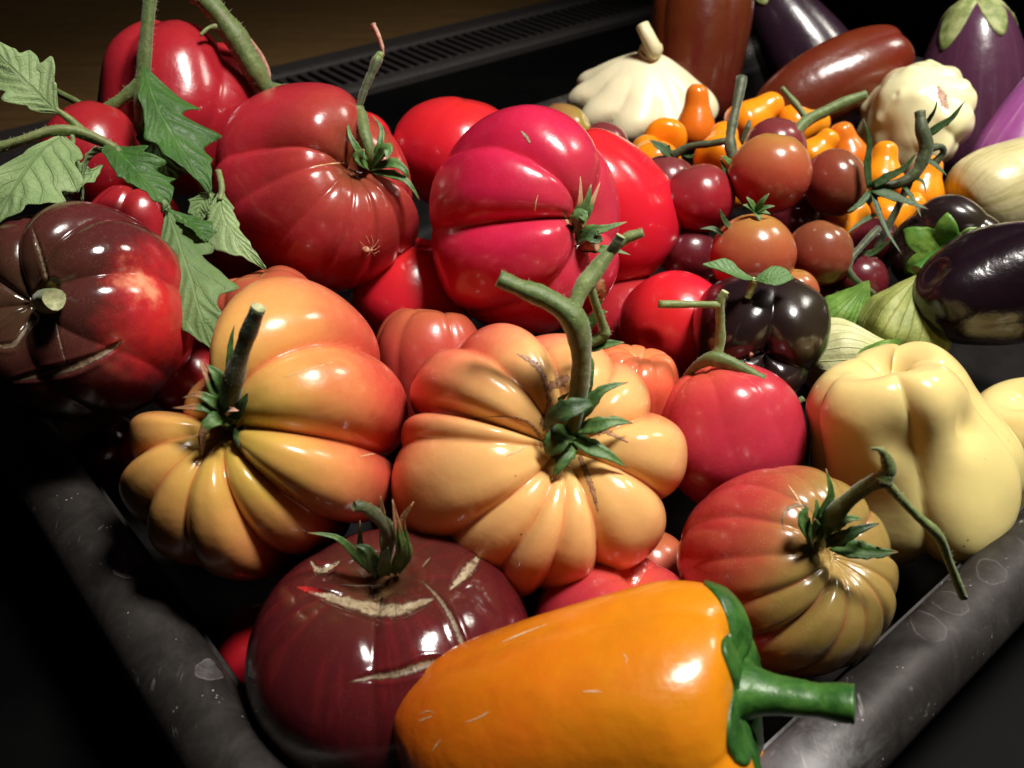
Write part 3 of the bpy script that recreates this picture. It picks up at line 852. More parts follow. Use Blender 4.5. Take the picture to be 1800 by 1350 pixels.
T[14] = fruit('red_tomato', 'shaded red tomato wedged behind the dark maroon tomato', 'tomato', 232, 420, 0.425, 82, (0.2, 0.9, 0.1), SK['red'], hr=1.1, prof='tomato', seed=24,
    cr=[-90, -20, 60, 140, 220], depth=.09, lump=.02, nt=120, ns=60, parts=False)
T[15] = fruit('blushed_tomato', 'brown and pink tomato behind the orange-yellow ribbed tomato', 'tomato', 470, 572, 0.405, 102, (-0.2, 0.9, 0.2), SK['brownpink'], hr=0.95, prof='tomato', seed=25,
    cr=[-120, -60, 0, 70, 150, 200], depth=.06, lump=.02, nt=120, ns=60, parts=False)
T[16] = fruit('red_tomato', 'red tomato in the gap between dark maroon and orange-yellow tomatoes', 'tomato', 330, 662, 0.40, 72, (0.2, 0.9, 0.1), SK['red'], hr=1.0, prof='round', seed=26, nt=100, ns=60, parts=False)
T[17] = fruit('pink_tomato', 'scarred pink tomato squeezed between the two large yellow tomatoes', 'tomato', 752, 652, 0.415, 100, (0.1, 0.8, 0.1), SK['brownpink'], hr=1.1, prof='tomato', seed=27,
    cr=[-120, -60, 0, 70, 150, 200], depth=.06, nt=120, ns=60, parts=False)
T[18] = fruit('red_tomato', 'shaded red tomato underneath the dark red ribbed tomato', 'tomato', 725, 520, 0.47, 110, (0.1, 0.6, 0.3), SK['scarlet'], hr=0.9, prof='round', seed=28, nt=100, ns=60, parts=False)
T[19] = fruit('ribbed_tomato', 'small peach and pink lobed tomato behind the forked green stem', 'tomato', 1118, 690, 0.405, 88, (0.1, 0.85, 0.3), SK['peach'], hr=0.85, prof='tomato', seed=29,
    cr=[-100, -70, -20, 20, 75, 110, 150, 200, 235], depth=[.06, .05, .09, .05, .08, .05, .07, .05, .06], lump=.04, nt=140, ns=60, parts=False)
T[20] = fruit('pink_tomato', 'crimson tomato with a brown shoulder just behind the orange pepper', 'tomato', 1085, 1105, 0.33, 148, (0.25, 0.8, 0.3), SK['pinkred'], hr=0.82, prof='tomato', seed=30,
    cr=[-90, -20, 50, 95, 150, 210], depth=.05, nt=120, ns=60, parts=False)
T[21] = fruit('pink_tomato', 'dull pink tomato in the gap under the peach-yellow tomato', 'tomato', 1140, 1000, 0.375, 75, (0.1, 0.8, 0.3), SK['brownpink'], hr=0.9, prof='round', seed=31, nt=100, ns=60, parts=False)
T[22] = fruit('red_tomato', 'shaded red tomato between tray rim and cracked dark tomato', 'tomato', 462, 1135, 0.355, 82, (0.1, 0.8, 0.3), SK['scarlet'], hr=0.9, prof='round', seed=32, nt=100, ns=60, parts=False)
T[23] = fruit('red_tomato', 'orange-red tomato just behind the calyx of the dark red tomato', 'tomato', 628, 252, 0.52, 62, (0.1, 0.8, 0.3), SK['scarlet'], hr=0.9, prof='round', seed=33, nt=100, ns=60, parts=False)
T[24] = fruit('red_tomato', 'deep red tomato in shadow under the hanging leaves', 'tomato', 420, 450, 0.48, 100, (0.1, 0.8, 0.3), SK['red'], hr=0.9, prof='round', seed=34, nt=100, ns=60, parts=False)

T[25] = fruit('red_tomato', 'maroon tomato down in the gap below the crimson ribbed tomato', 'tomato', 1100, 560, 0.50, 90, (0.1, 0.8, 0.3), SK['red'], hr=0.9, prof='round', seed=35, nt=100, ns=60, parts=False)
T[26] = fruit('red_tomato', 'dark red tomato low in the tray behind the calyx of the cracked dark tomato', 'tomato', 745, 905, 0.40, 95, (0.1, 0.8, 0.3), SK['red'], hr=0.9, prof='round', seed=36, nt=100, ns=60, parts=False)
T[27] = fruit('dark_tomato', 'dark tomato in deep shade under the maroon tomato with the pale scar', 'tomato', 175, 800, 0.43, 90, (0.1, 0.8, 0.3), SK['dark2'], hr=0.9, prof='round', seed=37, nt=100, ns=60, parts=False)

# ------------------------------------------------------------------ peppers, eggplants, squash
P = {}
P['or'] = fruit('bell_pepper', 'big orange bell pepper lying at the front with a thick green stem', 'pepper', 1000, 1272, 0.268, 208, (0.94, 0.24, 0.16), SK['bell_or'], hr=1.50, prof='bell',
    cr=[-160, -95, -30, 40, 110], depth=[.07, .10, .07, .09, .08], p=2.0, fade=[.9, 1, .7, .5, .6, .9, 1], seed=41, lump=.03, bumps=12, bump_amp=.035, bump_sig=.4, nt=180, ns=110, twist=12, sy=0.98)
P['or2'] = fruit('bell_pepper', 'yellow-orange pepper shoulder glimpsed below the green cap of the big pepper', 'pepper', 1275, 1405, 0.285, 92, (0.2, 0.8, 0.3), SK['bell_or'], hr=1.0, prof='pepper',
    cr=[-150, -60, 30, 115], depth=.09, p=2.0, seed=40, lump=.02, nt=100, ns=60, parts=False)
P['ye'] = fruit('bell_pepper', 'pale yellow bell pepper with bulging lobes at the tray edge', 'pepper', 1590, 792, 0.385, 165, (0.30, -0.80, -0.30), SK['bell_ye'], hr=1.02, prof='pepper',
    cr=[-172, -98, -40, 40, 110], depth=[.22, .20, .24, .20, .2], p=2.8, fade=[.9, 1, .8, .7, .8, 1, 1.1], seed=42, lump=.03, nt=180, ns=100, twist=14, kz=.9, bumps=4, bump_amp=.05, bump_sig=.45,
    knobs=[((-.55, .5, -.75), .14, .45), ((.05, .62, -.75), .14, .40), ((.85, .45, .1), .14, .5), ((-.27, .8, -.6), -.12, .22), ((.45, .7, -.45), -.16, .25), ((.1, .9, .45), .08, .4), ((-.5, .8, .2), -.06, .3)])
P['ye2'] = fruit('bell_pepper', 'second pale yellow pepper cut off by the right edge of the picture', 'pepper', 1826, 800, 0.43, 122, (0.3, -0.7, -0.3), SK['bell_ye'], hr=1.05, prof='pepper',
    cr=[-150, -60, 30, 115], depth=.12, p=2.0, seed=43, lump=.02, nt=120, ns=70, parts=False)
P['pu'] = fruit('bell_pepper', 'black-purple bell pepper showing its knobbly end under a small leafy sprig', 'pepper', 1328, 598, 0.418, 122, (-0.06, -0.30, 0.95), SK['bell_pu'], hr=0.92, prof='tomato',
    cr=[-170, -95, -20, 85], depth=[.12, .16, .14, .12], p=2.2, fade=[1.2, 1.2, .8, .35, .15, .1, 0], seed=44, lump=.03, nt=180, ns=90, kz=1.0, bumps=3, bump_amp=.04, bump_sig=.4)
P['wr'] = fruit('purple_pepper', 'large glossy black wrinkled pepper cut off by the right edge', 'pepper', 1765, 505, 0.45, 108, (0.92, 0.20, -0.1), SK['egg_wrink'], hr=1.5, prof='long',
    cr=[-140, -50, 45, 130], depth=[.10, .12, .10, .10], p=2.0, seed=45, lump=.03, nt=180, ns=100, bumps=22, bump_amp=.035, bump_sig=.25, knobs=[((-.2, .5, -.9), -.15, .25)])
P['pb'] = fruit('purple_pepper', 'black pepper with a bright green cap and stub of stem', 'pepper', 1662, 440, 0.50, 92, (-0.42, -0.18, 0.85), SK['bell_pu'], hr=1.0, prof='pepper',
    cr=[-140, -50, 45, 130], depth=[.10, .12, .10, .10], p=2.0, seed=46, lump=.02, nt=140, ns=70)
P['ch1'] = fruit('chocolate_pepper', 'upright chocolate brown pepper behind the white squash', 'pepper', 1228, 92, 0.71, 86, (0.05, 0.92, 0.1), SK['choc'], hr=1.5, prof='pepper',
    cr=[-150, -65, 20, 110], depth=.10, p=2.0, seed=47, lump=.015, nt=120, ns=70, parts=False)
P['ch2'] = fruit('chocolate_pepper', 'tapered red-brown pepper lying across beside the scalloped yellow squash', 'pepper', 1462, 150, 0.64, 72, (0.80, 0.42, 0.0), SK['choc2'], hr=2.0, prof='long',
    cr=[-120, 0, 120], depth=.05, p=2.0, seed=48, lump=.02, nt=100, ns=70, parts=False)
P['e1'] = fruit('eggplant', 'black eggplant with a broad white gleam behind the red-brown pepper', 'eggplant', 1418, 105, 0.75, 88, (-0.48, 0.72, 0.1), SK['egg_dark'], hr=1.75, prof='eggplant', seed=49, lump=.008, nt=100, ns=70)
P['e2'] = fruit('eggplant', 'purple eggplant with a pale green cap at the top right corner', 'eggplant', 1705, 165, 0.70, 104, (-0.05, 0.84, 0.25), SK['egg_purp'], hr=1.5, prof='eggplant', seed=50, lump=.01, nt=100, ns=70)
P['e3'] = fruit('eggplant', 'lilac eggplant leaning along the right edge of the picture', 'eggplant', 1815, 215, 0.60, 66, (0.45, 0.80, 0.1), SK['egg_lilac'], hr=2.3, prof='eggplant', seed=51, lump=.01, nt=90, ns=70, parts=False)
P['e4'] = fruit('eggplant', 'pale cream eggplant with faint green stripes at the right edge', 'eggplant', 1795, 322, 0.55, 86, (0.85, 0.40, -0.1), SK['egg_pale'], hr=1.5, prof='eggplant', seed=52, lump=.01, nt=120, ns=70, parts=False)
P['w1'] = fruit('pattypan_squash', 'creamy white scalloped squash with its stalk standing up', 'squash', 1130, 172, 0.665, 134, (0.06, 0.74, 0.66), SK['patty'], hr=0.64, prof='patty',
    cr=[-162, -126, -90, -54, -18, 18, 54, 90, 126, 162], depth=.16, p=2.0, fade=[.0, .05, .25, .7, 1.0, .7, .3, .1, 0], seed=53, lump=.012, nt=200, ns=80, kz=0)
P['w2'] = fruit('pattypan_squash', 'pale yellow scalloped squash tipped on its edge among the cherry tomatoes', 'squash', 1612, 196, 0.60, 112, (-0.74, 0.20, 0.62), SK['patty2'], hr=0.72, prof='patty',
    cr=[-160, -128, -92, -55, -20, 15, 50, 88, 125, 162], depth=.12, p=1.8, fade=[.0, .0, .2, .7, 1.0, .8, .4, .15, 0], seed=54, lump=.05, nt=220, ns=100, kz=0.2, sx=0.92, bumps=60, bump_amp=.055, bump_sig=.17)

# ------------------------------------------------------------------ cherry and pear tomatoes
CH = 'cherry tomatoes'
C = {}
def ch(k, label, px, py, d, r, mat, axis=(0.0, 0.8, 0.4), hr=0.97, parts=False, prof='round'):
    C[k] = fruit('cherry_tomato', label, 'cherry tomato', px, py, d, r, axis, SK[mat], hr=hr, prof=prof, seed=100 + len(C), lump=.012, nt=64, ns=40, parts=parts, group=CH)
ch('a', 'largest orange cherry tomato, uppermost of the truss, with a round gleam', 1355, 305, 0.485, 71, 'c_orange', (0.1, 0.85, 0.3))
ch('b', 'brown-orange cherry tomato joined to the spidery green calyx', 1468, 322, 0.505, 58, 'c_brown', (0.75, 0.3, 0.3))
ch('c', 'red cherry tomato beside the bright scarlet tomato', 1230, 350, 0.495, 62, 'c_red', (-0.2, 0.8, 0.3))
ch('d', 'dull red-brown cherry tomato behind the red cherry tomato', 1170, 325, 0.525, 54, 'c_dark', (0.2, 0.8, 0.3))
ch('e', 'orange cherry tomato wearing a green star calyx', 1323, 449, 0.458, 74, 'c_orange', (0.05, 0.86, 0.42), parts=True)
ch('f', 'brown cherry tomato to the side of the starry calyx one', 1441, 445, 0.482, 58, 'c_brown', (0.3, 0.8, 0.3))
ch('g', 'orange-brown cherry tomato half hidden by the black-purple pepper', 1395, 515, 0.462, 44, 'c_orange', (0.0, 0.8, 0.3))
ch('h', 'olive cherry tomato in front of the white squash', 988, 236, 0.60, 53, 'c_green', (0.8, 0.35, 0.4))
ch('i', 'dark plum cherry tomato next to the olive one', 1062, 258, 0.60, 44, 'c_dark', (0.2, 0.8, 0.2))
ch('j', 'small brown cherry tomato under the dark plum one', 1082, 305, 0.58, 30, 'c_brown', (0.2, 0.8, 0.2))
ch('k', 'maroon-brown cherry tomato peeping over the largest orange cherry tomato', 1362, 262, 0.535, 55, 'c_dark', (0.2, 0.8, 0.2))
ch('l', 'shadowed maroon cherry tomato below the red cherry tomato', 1212, 448, 0.50, 50, 'c_mar', (0.2, 0.8, 0.2))
ch('m', 'dark red cherry tomato with a pink gleam beside the green husk', 1512, 492, 0.49, 48, 'c_mar', (0.2, 0.8, 0.2))
ch('n', 'maroon cherry tomato behind the bright scarlet tomato near the vent', 945, 222, 0.61, 34, 'c_mar', (0.2, 0.8, 0.2))
ch('o', 'dark cherry tomato in shadow among the green stalks', 1535, 430, 0.525, 50, 'c_mar', (0.2, 0.8, 0.2))
ch('p', 'maroon cherry tomato in the dark gap under the starry calyx one', 1262, 520, 0.49, 46, 'c_mar')
ch('q', 'shaded maroon cherry tomato between the husk and the brown cherry tomato', 1462, 525, 0.50, 46, 'c_mar')
ch('r', 'maroon cherry tomato hidden behind the brown and orange cherry tomatoes', 1400, 385, 0.53, 46, 'c_mar')
ch('s', 'dark cherry tomato below the plum one, behind the scarlet tomato', 1120, 300, 0.60, 40, 'c_dark')
PE = 'yellow pear tomatoes'
Y = {}
def pe(k, label, px, py, d, r, axis=(0.0, 0.9, 0.2), hr=1.35, mat='yel', prof='pear'):
    Y[k] = fruit('pear_tomato', label, 'pear tomato', px, py, d, r, axis, SK[mat], hr=hr, prof=prof, seed=200 + len(Y), lump=.015, nt=56, ns=40, parts=False, group=PE)
pe('a', 'upright amber pear tomato standing against the white squash', 1223, 204, 0.60, 35, (0.0, 0.95, 0.25), 1.55, 'yel2')
pe('b', 'yellow pear tomato at the foot of the upright amber one', 1168, 238, 0.585, 39, (0.1, 0.5, -0.7), 1.1)
pe('c', 'yellow-orange pear tomato behind the dark calyx tip', 1145, 284, 0.565, 50, (-0.1, 0.6, -0.6), 1.2)
pe('d', 'yellow pear tomato behind the straight green stalk', 1268, 262, 0.565, 46, (0.2, 0.7, -0.4), 1.2)
pe('e', 'glossy yellow pear tomato with its neck tipped upward', 1330, 204, 0.60, 40, (0.75, 0.55, 0.0), 1.3)
pe('f', 'yellow pear tomato under the forked green stalk', 1412, 220, 0.60, 38, (0.8, 0.1, 0.0), 1.2)
pe('g', 'amber pear tomato in front of the red-brown pepper', 1487, 258, 0.58, 36, (-0.3, 0.85, 0.2), 1.2, 'yel2')
pe('h', 'small yellow pear tomato below the scalloped squash', 1552, 296, 0.56, 38, (0.1, 0.9, 0.1), 1.2)
pe('i', 'yellow pear tomato in front of the scalloped squash foot', 1622, 322, 0.55, 42, (0.2, 0.8, 0.2), 1.15)
pe('j', 'yellow pear tomato beneath the brown-orange cherry tomato', 1488, 384, 0.53, 38, (0.7, 0.4, 0.2), 1.1)
pe('k', 'orange pear tomato deep under the spidery calyx', 1580, 374, 0.54, 40, (0.6, 0.3, 0.2), 1.2)
pe('l', 'yellow pear tomato filling the gap over the brown-orange cherry tomato', 1440, 262, 0.575, 34, (0.5, 0.6, 0.2), 1.1)
pe('m', 'yellow pear tomato wedged behind the largest orange cherry tomato', 1292, 322, 0.545, 36, (0.3, 0.7, 0.2), 1.2)
# ------------------------------------------------------------------ stems, calyxes, scars, leaves
def stem_mat(name, c1, c2):
    q = NT(name)
    co = q.coord()
    n = q.noise(420.0, 4, 0.65, co)
    m = q.noise(70.0, 3, 0.5, co)
    c = q.mix(q.rng(n, 0.35, 0.7), c1, c2)
    c = q.mix(q.math('MULTIPLY', q.rng(m, 0.5, 0.7), 0.35), c, sr(120, 104, 70))
    vo = q.n('ShaderNodeTexVoronoi'); vo.inputs['Scale'].default_value = 1500.0; q.l(co, vo.inputs['Vector'])
    dot = q.math('MULTIPLY', q.rng(vo.outputs['Distance'], 0.25, 0.1), q.rng(q.noise(300.0, 2, 0.5, co), 0.5, 0.65))
    c = q.mix(q.math('MULTIPLY', dot, 0.7), c, sr(190, 200, 160))
    q.set(Base_Color=c, Roughness=0.5, Sheen_Weight=0.25, Sheen_Roughness=0.5)
    q.bump(q.noise(700.0, 4, 0.7, co), 0.5, 0.0006)
    return q.m
M_stem = stem_mat('green_stem', sr(78, 100, 44), sr(106, 124, 62))
M_stem_dk = stem_mat('dark_green_stem', sr(50, 62, 34), sr(78, 88, 48))
M_stem_lt = stem_mat('light_green_stem', sr(100, 120, 60), sr(134, 148, 84))
M_stem_pep = plain('pepper_stem_green', sr(38, 86, 30), sr(74, 122, 50), 150, 0.38, bump=0.35, bdist=0.0008)
M_cut = plain('cut_stem_end', sr(150, 156, 108), sr(196, 196, 150), 500, 0.7)
M_sep = plain('sepal_green', sr(62, 98, 46), sr(96, 128, 66), 350, 0.5, bump=0.5, bdist=0.0005, tip=sr(150, 112, 72), tip_at=0.86)
M_sep_dry = plain('dry_tipped_sepal_green', sr(62, 98, 46), sr(100, 130, 70), 350, 0.5, bump=0.5, bdist=0.0005, tip=sr(176, 128, 92), tip_at=0.55)
M_sep_dk = plain('dark_sepal_green', sr(40, 66, 34), sr(64, 90, 46), 350, 0.5, bump=0.5, bdist=0.0005, tip=sr(90, 70, 50), tip_at=0.88)
M_dry = plain('dried_stalk', sr(150, 104, 84), sr(206, 160, 138), 260, 0.7)
M_fuzz = plain('pale_fuzz', sr(170, 180, 140), sr(200, 200, 165), 200, 0.6, bump=0)
def scar_mat(name, a, b, edge):
    q = NT(name)
    co = q.coord()
    n = q.noise(420.0, 5, 0.7, co)
    c = q.mix(q.rng(n, 0.3, 0.7), a, b)
    c = q.mix(q.rng(q.noise(150.0, 3, 0.6, co), 0.55, 0.72), c, edge)
    sv = q.n('ShaderNodeCombineXYZ')
    q.l(q.math('MULTIPLY', q.attr('lat'), 36.0), sv.inputs[0])
    ln = q.noise(1.0, 2, 0.5, sv.outputs[0])
    pit = q.n('ShaderNodeTexVoronoi'); pit.inputs['Scale'].default_value = 420.0; q.l(co, pit.inputs['Vector'])
    c = q.mix(q.rng(pit.outputs['Distance'], 0.24, 0.10), c, edge)
    c = q.mix(q.math('MULTIPLY', q.rng(ln, 0.58, 0.66), 0.55), c, edge)
    ed = q.math('ADD', q.attr('acr'), q.math('MULTIPLY', q.math('SUBTRACT', q.noise(520.0, 4, 0.7, co), 0.5), 0.9))
    c = q.mix(q.math('MULTIPLY', q.rng(ed, 0.45, 0.75), 0.6), c, edge)
    q.set(Base_Color=c, Roughness=0.45, Alpha=q.rng(ed, 1.05, 0.4))
    q.bump(q.math('ADD', q.noise(600.0, 4, 0.7, co), q.math('MULTIPLY', ln, 0.8)), 0.5, 0.0006)
    return q.m
M_scar = scar_mat('corky_crack', sr(146, 124, 96), sr(190, 174, 142), sr(84, 52, 40))
M_scar_g = scar_mat('greyish_crack', sr(112, 92, 72), sr(150, 130, 104), sr(76, 50, 40))
M_scar_dk = scar_mat('brown_corky_scar', sr(150, 104, 76), sr(206, 160, 126), sr(84, 50, 34))
M_scar_pale = scar_mat('thin_pale_scar', sr(230, 190, 130), sr(240, 214, 170), sr(206, 140, 90))
M_wound = plain('open_red_flesh', sr(150, 26, 30), sr(196, 50, 46), 400, 0.3, sss=0.1)

def stem(f_or_root, pts, rad_px, mat=None, cap=None, name='stem', fuzz=0, flen=0.002, seed=0, n=10, hollow=True):
    """pts: (px, py, depth); radii in photo pixels at that depth"""
    root = f_or_root.root if isinstance(f_or_root, Fruit) else f_or_root
    W = [at(*p) for p in pts]
    rr = np.interp(np.linspace(0, 1, len(pts)), np.linspace(0, 1, len(rad_px)), rad_px)
    R_ = [r * p[2] / FPX for r, p in zip(rr, pts)]
    o, q = tube(name, W, R_, mat or M_stem, root, n=n, cap=cap or M_cut, seed=seed, hollow=hollow)
    if fuzz: hairs(root, q, M_fuzz, fuzz, flen, seed, o)
    return o
def sp(f, pts, w_px, mat=None, nrm=None, seed=0, fold=0.35, **k):
    d = sum(p[2] for p in pts) / len(pts)
    return sepal([at(*p) for p in pts], w_px * d / FPX, mat or M_sep, f.root if isinstance(f, Fruit) else f, nrm=nrm, fold=fold, seed=seed, **k)
def D(f, px, py): return depth_of(hit(f, px, py)[0])

# centre peach-yellow tomato: forked stem
f = T[2]; s0 = D(f, 1003, 762)
d0 = s0 - 0.004
stem(f, [(1004, 775, s0 + 0.004), (1008, 735, d0 - .0072), (1019, 680, d0 - .0151), (1022, 620, d0 - .0216), (1008, 562, d0 - .0259), (965, 528, d0 - .0274), (915, 507, d0 - .0281), (876, 490, d0 - .0288)],
     [22, 19, 17, 18, 24, 19, 17, 15], seed=1, fuzz=260, flen=.0013, n=14)
stem(f, [(1004, 556, d0 - .0259), (1022, 510, d0 - .0245), (1046, 478, d0 - .0230), (1072, 444, d0 - .0230), (1100, 420, d0 - .0230), (1131, 409, d0 - .0238)], [15, 14, 15, 11, 9, 8], M_stem_lt, seed=2, fuzz=120, flen=.0012)
stem(f, [(1070, 446, d0 - .0230), (1080, 432, d0 - .0245), (1091, 414, d0 - .0259)], [9, 9, 9], M_stem_dk, seed=3)
stem(f, [(1034, 490, d0 - .0238), (1046, 530, d0 - .0202), (1060, 572, d0 - .0158), (1062, 588, d0 - .0144), (1044, 600, d0 - .0130), (1026, 606, d0 - .0115)], [9, 8, 8, 10, 9, 10], M_stem_lt, seed=4, fuzz=80, flen=.0012)
sp(f, [(1030, 612, d0 - .0101), (1062, 606, d0 - .0130), (1097, 602, d0 - .0144)], 24, seed=1, fold=.5)
sp(f, [(1022, 590, d0 - .0086), (1040, 560, d0 - .0115), (1062, 524, d0 - .0144)], 16, seed=2)
sp(f, [(1032, 580, d0 - .0086), (1050, 552, d0 - .0115), (1068, 548, d0 - .0130)], 18, seed=3)
g = d0 - .006
sp(f, [(1006, 745, g), (1034, 712, g - .006), (1062, 684, g - .008), (1104, 672, g - .006)], 27, seed=4)
sp(f, [(1010, 756, g), (1050, 748, g - .006), (1082, 741, g - .006), (1112, 744, g - .004)], 30, seed=5)
sp(f, [(1010, 770, g), (1040, 788, g - .004), (1072, 802, g - .005), (1102, 822, g - .003)], 32, seed=6)
sp(f, [(1004, 776, g), (994, 796, g - .004), (984, 818, g - .005), (972, 838, g - .004)], 36, seed=7)
sp(f, [(1006, 762, g), (986, 766, g - .006), (972, 784, g - .007), (960, 802, g - .005)], 40, seed=8, taper=.4)
sp(f, [(1040, 708, g - .010), (1005, 718, g - .013), (975, 732, g - .010), (954, 758, g - .004)], 36, M_sep_dk, seed=9, base_w=.3, taper=.5)
sp(f, [(1020, 720, g + .002), (1030, 680, g - .004), (1038, 640, g - .006), (1036, 622, g - .006)], 24, seed=10)
sp(f, [(996, 742, g + .002), (978, 714, g + .002), (1000, 690, g - .004)], 22, M_sep_dk, seed=11)
scar(f, [(962, 690, 4), (966, 712, 14), (958, 735, 16), (950, 748, 8)], M_scar_dk, seed=1)
scar(f, [(1000, 660, 10), (985, 672, 22), (968, 680, 14), (960, 700, 4)], M_scar_dk, seed=2)
scar(f, [(908, 622, 2), (925, 630, 9), (945, 645, 12), (957, 668, 10), (960, 690, 6)], M_scar_dk, seed=3, lift=.0001)
scar(f, [(820, 738, 1), (880, 732, 2.5), (925, 740, 5), (945, 762, 6), (952, 790, 3)], M_scar_dk, seed=4, lift=.0001)
scar(f, [(1018, 800, 8), (1030, 830, 12), (1042, 862, 9), (1052, 900, 3)], M_scar_dk, seed=5, lift=.0001)
scar(f, [(1035, 765, 6), (1060, 758, 10), (1085, 768, 7), (1105, 778, 2)], M_scar_dk, seed=6, lift=.0001)
scar(f, [(888, 803, 1), (905, 795, 4), (922, 786, 3), (928, 780, 1)], M_scar_pale, seed=7, lift=.0001)

# orange-yellow ribbed tomato beside the tray edge
f = T[1]; s0 = D(f, 405, 722); d0 = s0 - .004
stem(f, [(402, 735, s0 + .004), (404, 700, d0 - .008), (416, 650, d0 - .016), (434, 595, d0 - .022), (455, 540, d0 - .028)], [22, 19, 17, 14, 13], M_stem_dk, seed=11, fuzz=200, flen=.0012, n=12)
g = d0 - .004
sp(f, [(400, 705, g), (392, 675, g - .004), (378, 655, g - .006), (362, 640, g - .006)], 30, seed=21)
sp(f, [(398, 715, g), (380, 690, g - .004), (366, 664, g - .006), (350, 632, g - .006)], 24, M_sep_dry, seed=22)
sp(f, [(398, 722, g), (374, 706, g - .006), (350, 694, g - .007), (320, 699, g - .004)], 22, M_sep_dry, seed=23)
sp(f, [(396, 735, g), (368, 718, g - .006), (342, 716, g - .007), (302, 717, g - .003)], 24, M_sep_dry, seed=24, taper=.9)
sp(f, [(402, 742, g), (378, 738, g - .007), (358, 758, g - .008), (354, 800, g - .004)], 30, M_sep_dry, seed=25)
sp(f, [(408, 690, g - .004), (404, 640, g - .010), (406, 602, g - .012), (412, 570, g - .013)], 15, seed=26)
sp(f, [(418, 752, g + .002), (428, 780, g - .003), (436, 808, g - .001)], 26, M_sep_dk, seed=27)
sp(f, [(410, 740, g), (424, 715, g - .006), (436, 690, g - .008)], 26, M_sep_dk, seed=28)
sp(f, [(400, 728, g - .004), (404, 720, g - .011), (420, 722, g - .010)], 14, M_dry, seed=29)
scar(f, [(498, 664, 1), (540, 650, 2), (590, 636, 1)], M_scar_pale, seed=8, lift=.0001)
scar(f, [(628, 804, 1), (645, 800, 3), (662, 797, 1)], M_scar_pale, seed=9, lift=.0001)

# small olive tomato with the long thin stem
f = T[9]; s0 = D(f, 1442, 940); d0 = s0 - .003
stem(f, [(1440, 950, s0 + .003), (1456, 918, d0 - .008), (1486, 884, d0 - .016), (1522, 856, d0 - .022), (1552, 842, d0 - .026)], [15, 15, 14, 13, 15], M_stem, seed=31, fuzz=150, flen=.0011, n=12)
stem(f, [(1552, 844, d0 - .026), (1562, 824, d0 - .028), (1556, 802, d0 - .030), (1546, 790, d0 - .031), (1530, 788, d0 - .031)], [16, 14, 9, 5, 2], M_stem, seed=32, fuzz=60, flen=.001)
stem(f, [(1556, 846, d0 - .026), (1576, 868, d0 - .024), (1612, 906, d0 - .020), (1650, 942, d0 - .016), (1668, 985, d0 - .010), (1694, 1050, d0 - .002)], [10, 8, 8, 9, 8, 7], M_stem_lt, seed=33, fuzz=80, flen=.001)
g = d0 - .003
sp(f, [(1424, 952, g), (1414, 925, g - .005), (1412, 905, g - .006), (1421, 888, g - .006)], 24, seed=41, taper=.5)
sp(f, [(1428, 946, g), (1434, 915, g - .006), (1436, 895, g - .008), (1435, 876, g - .008)], 20, seed=42)
sp(f, [(1438, 940, g), (1448, 900, g - .007), (1460, 865, g - .010), (1452, 824, g - .012)], 24, seed=43)
sp(f, [(1430, 955, g), (1428, 935, g - .006), (1432, 912, g - .010)], 30, seed=44, taper=.35)
sp(f, [(1446, 948, g), (1466, 925, g - .008), (1490, 912, g - .010), (1520, 913, g - .009)], 26, seed=45)
sp(f, [(1452, 955, g), (1482, 945, g - .007), (1512, 930, g - .009), (1546, 920, g - .009)], 28, M_sep_dk, seed=46)
sp(f, [(1462, 960, g), (1500, 968, g - .004), (1538, 972, g - .006), (1578, 970, g - .007)], 38, seed=47, fold=.7)
scar(f, [(1378, 935, 1), (1376, 912, 4), (1385, 895, 6), (1402, 888, 7), (1420, 890, 4)], M_scar_g, seed=11, lift=.0001)
scar(f, [(1385, 852, 1), (1398, 870, 4), (1408, 888, 4)], M_scar_pale, seed=12, lift=.0001)

# cracked dark tomato in front
f = T[10]; s0 = D(f, 668, 1000); d0 = s0 - .002
stem(f, [(672, 1005, s0 + .003), (682, 965, d0 - .006), (684, 935, d0 - .012), (662, 908, d0 - .018), (640, 892, d0 - .022), (622, 890, d0 - .024)], [13, 12, 14, 12, 10, 9], M_stem_dk, seed=51, fuzz=120, flen=.0011, n=12)
g = d0 - .002
sp(f, [(662, 1008, g), (648, 985, g - .006), (634, 965, g - .010), (633, 915, g - .014)], 24, seed=61)
sp(f, [(652, 1004, g), (625, 975, g - .006), (592, 945, g - .010), (540, 936, g - .012)], 18, seed=62)
sp(f, [(664, 1012, g - .003), (655, 985, g - .011), (645, 965, g - .015), (622, 958, g - .015)], 26, M_sep_dk, seed=63)
sp(f, [(680, 995, g + .004), (676, 950, g), (672, 905, g - .006), (669, 872, g - .010)], 20, M_sep_dry, seed=64)
sp(f, [(690, 1008, g), (706, 970, g - .008), (698, 925, g - .014), (690, 878, g - .018)], 24, M_sep_dry, seed=65)
sp(f, [(698, 1004, g), (714, 972, g - .008), (706, 920, g - .014), (727, 882, g - .018)], 24, M_sep_dry, seed=66)
sp(f, [(676, 1012, g - .002), (676, 985, g - .012), (682, 962, g - .016)], 28, M_sep_dk, seed=67)
groove(f, [(540, 1040, 4), (585, 1052, 20), (620, 1062, 27), (665, 1072, 32), (705, 1072, 28), (735, 1062, 20), (765, 1052, 4)])
scar(f, [(540, 1040, 4), (585, 1052, 20), (620, 1062, 27), (665, 1072, 32), (705, 1072, 28), (735, 1062, 20), (765, 1052, 4)], M_scar, seed=21, rag=.1)
groove(f, [(523, 1032, 3), (540, 1036, 10), (560, 1042, 12), (590, 1048, 4)])
scar(f, [(523, 1032, 3), (540, 1036, 10), (560, 1042, 12), (590, 1048, 4)], M_wound, name='wound', seed=22)
groove(f, [(545, 985, 2), (560, 1003, 16), (580, 998, 12), (600, 985, 4)])
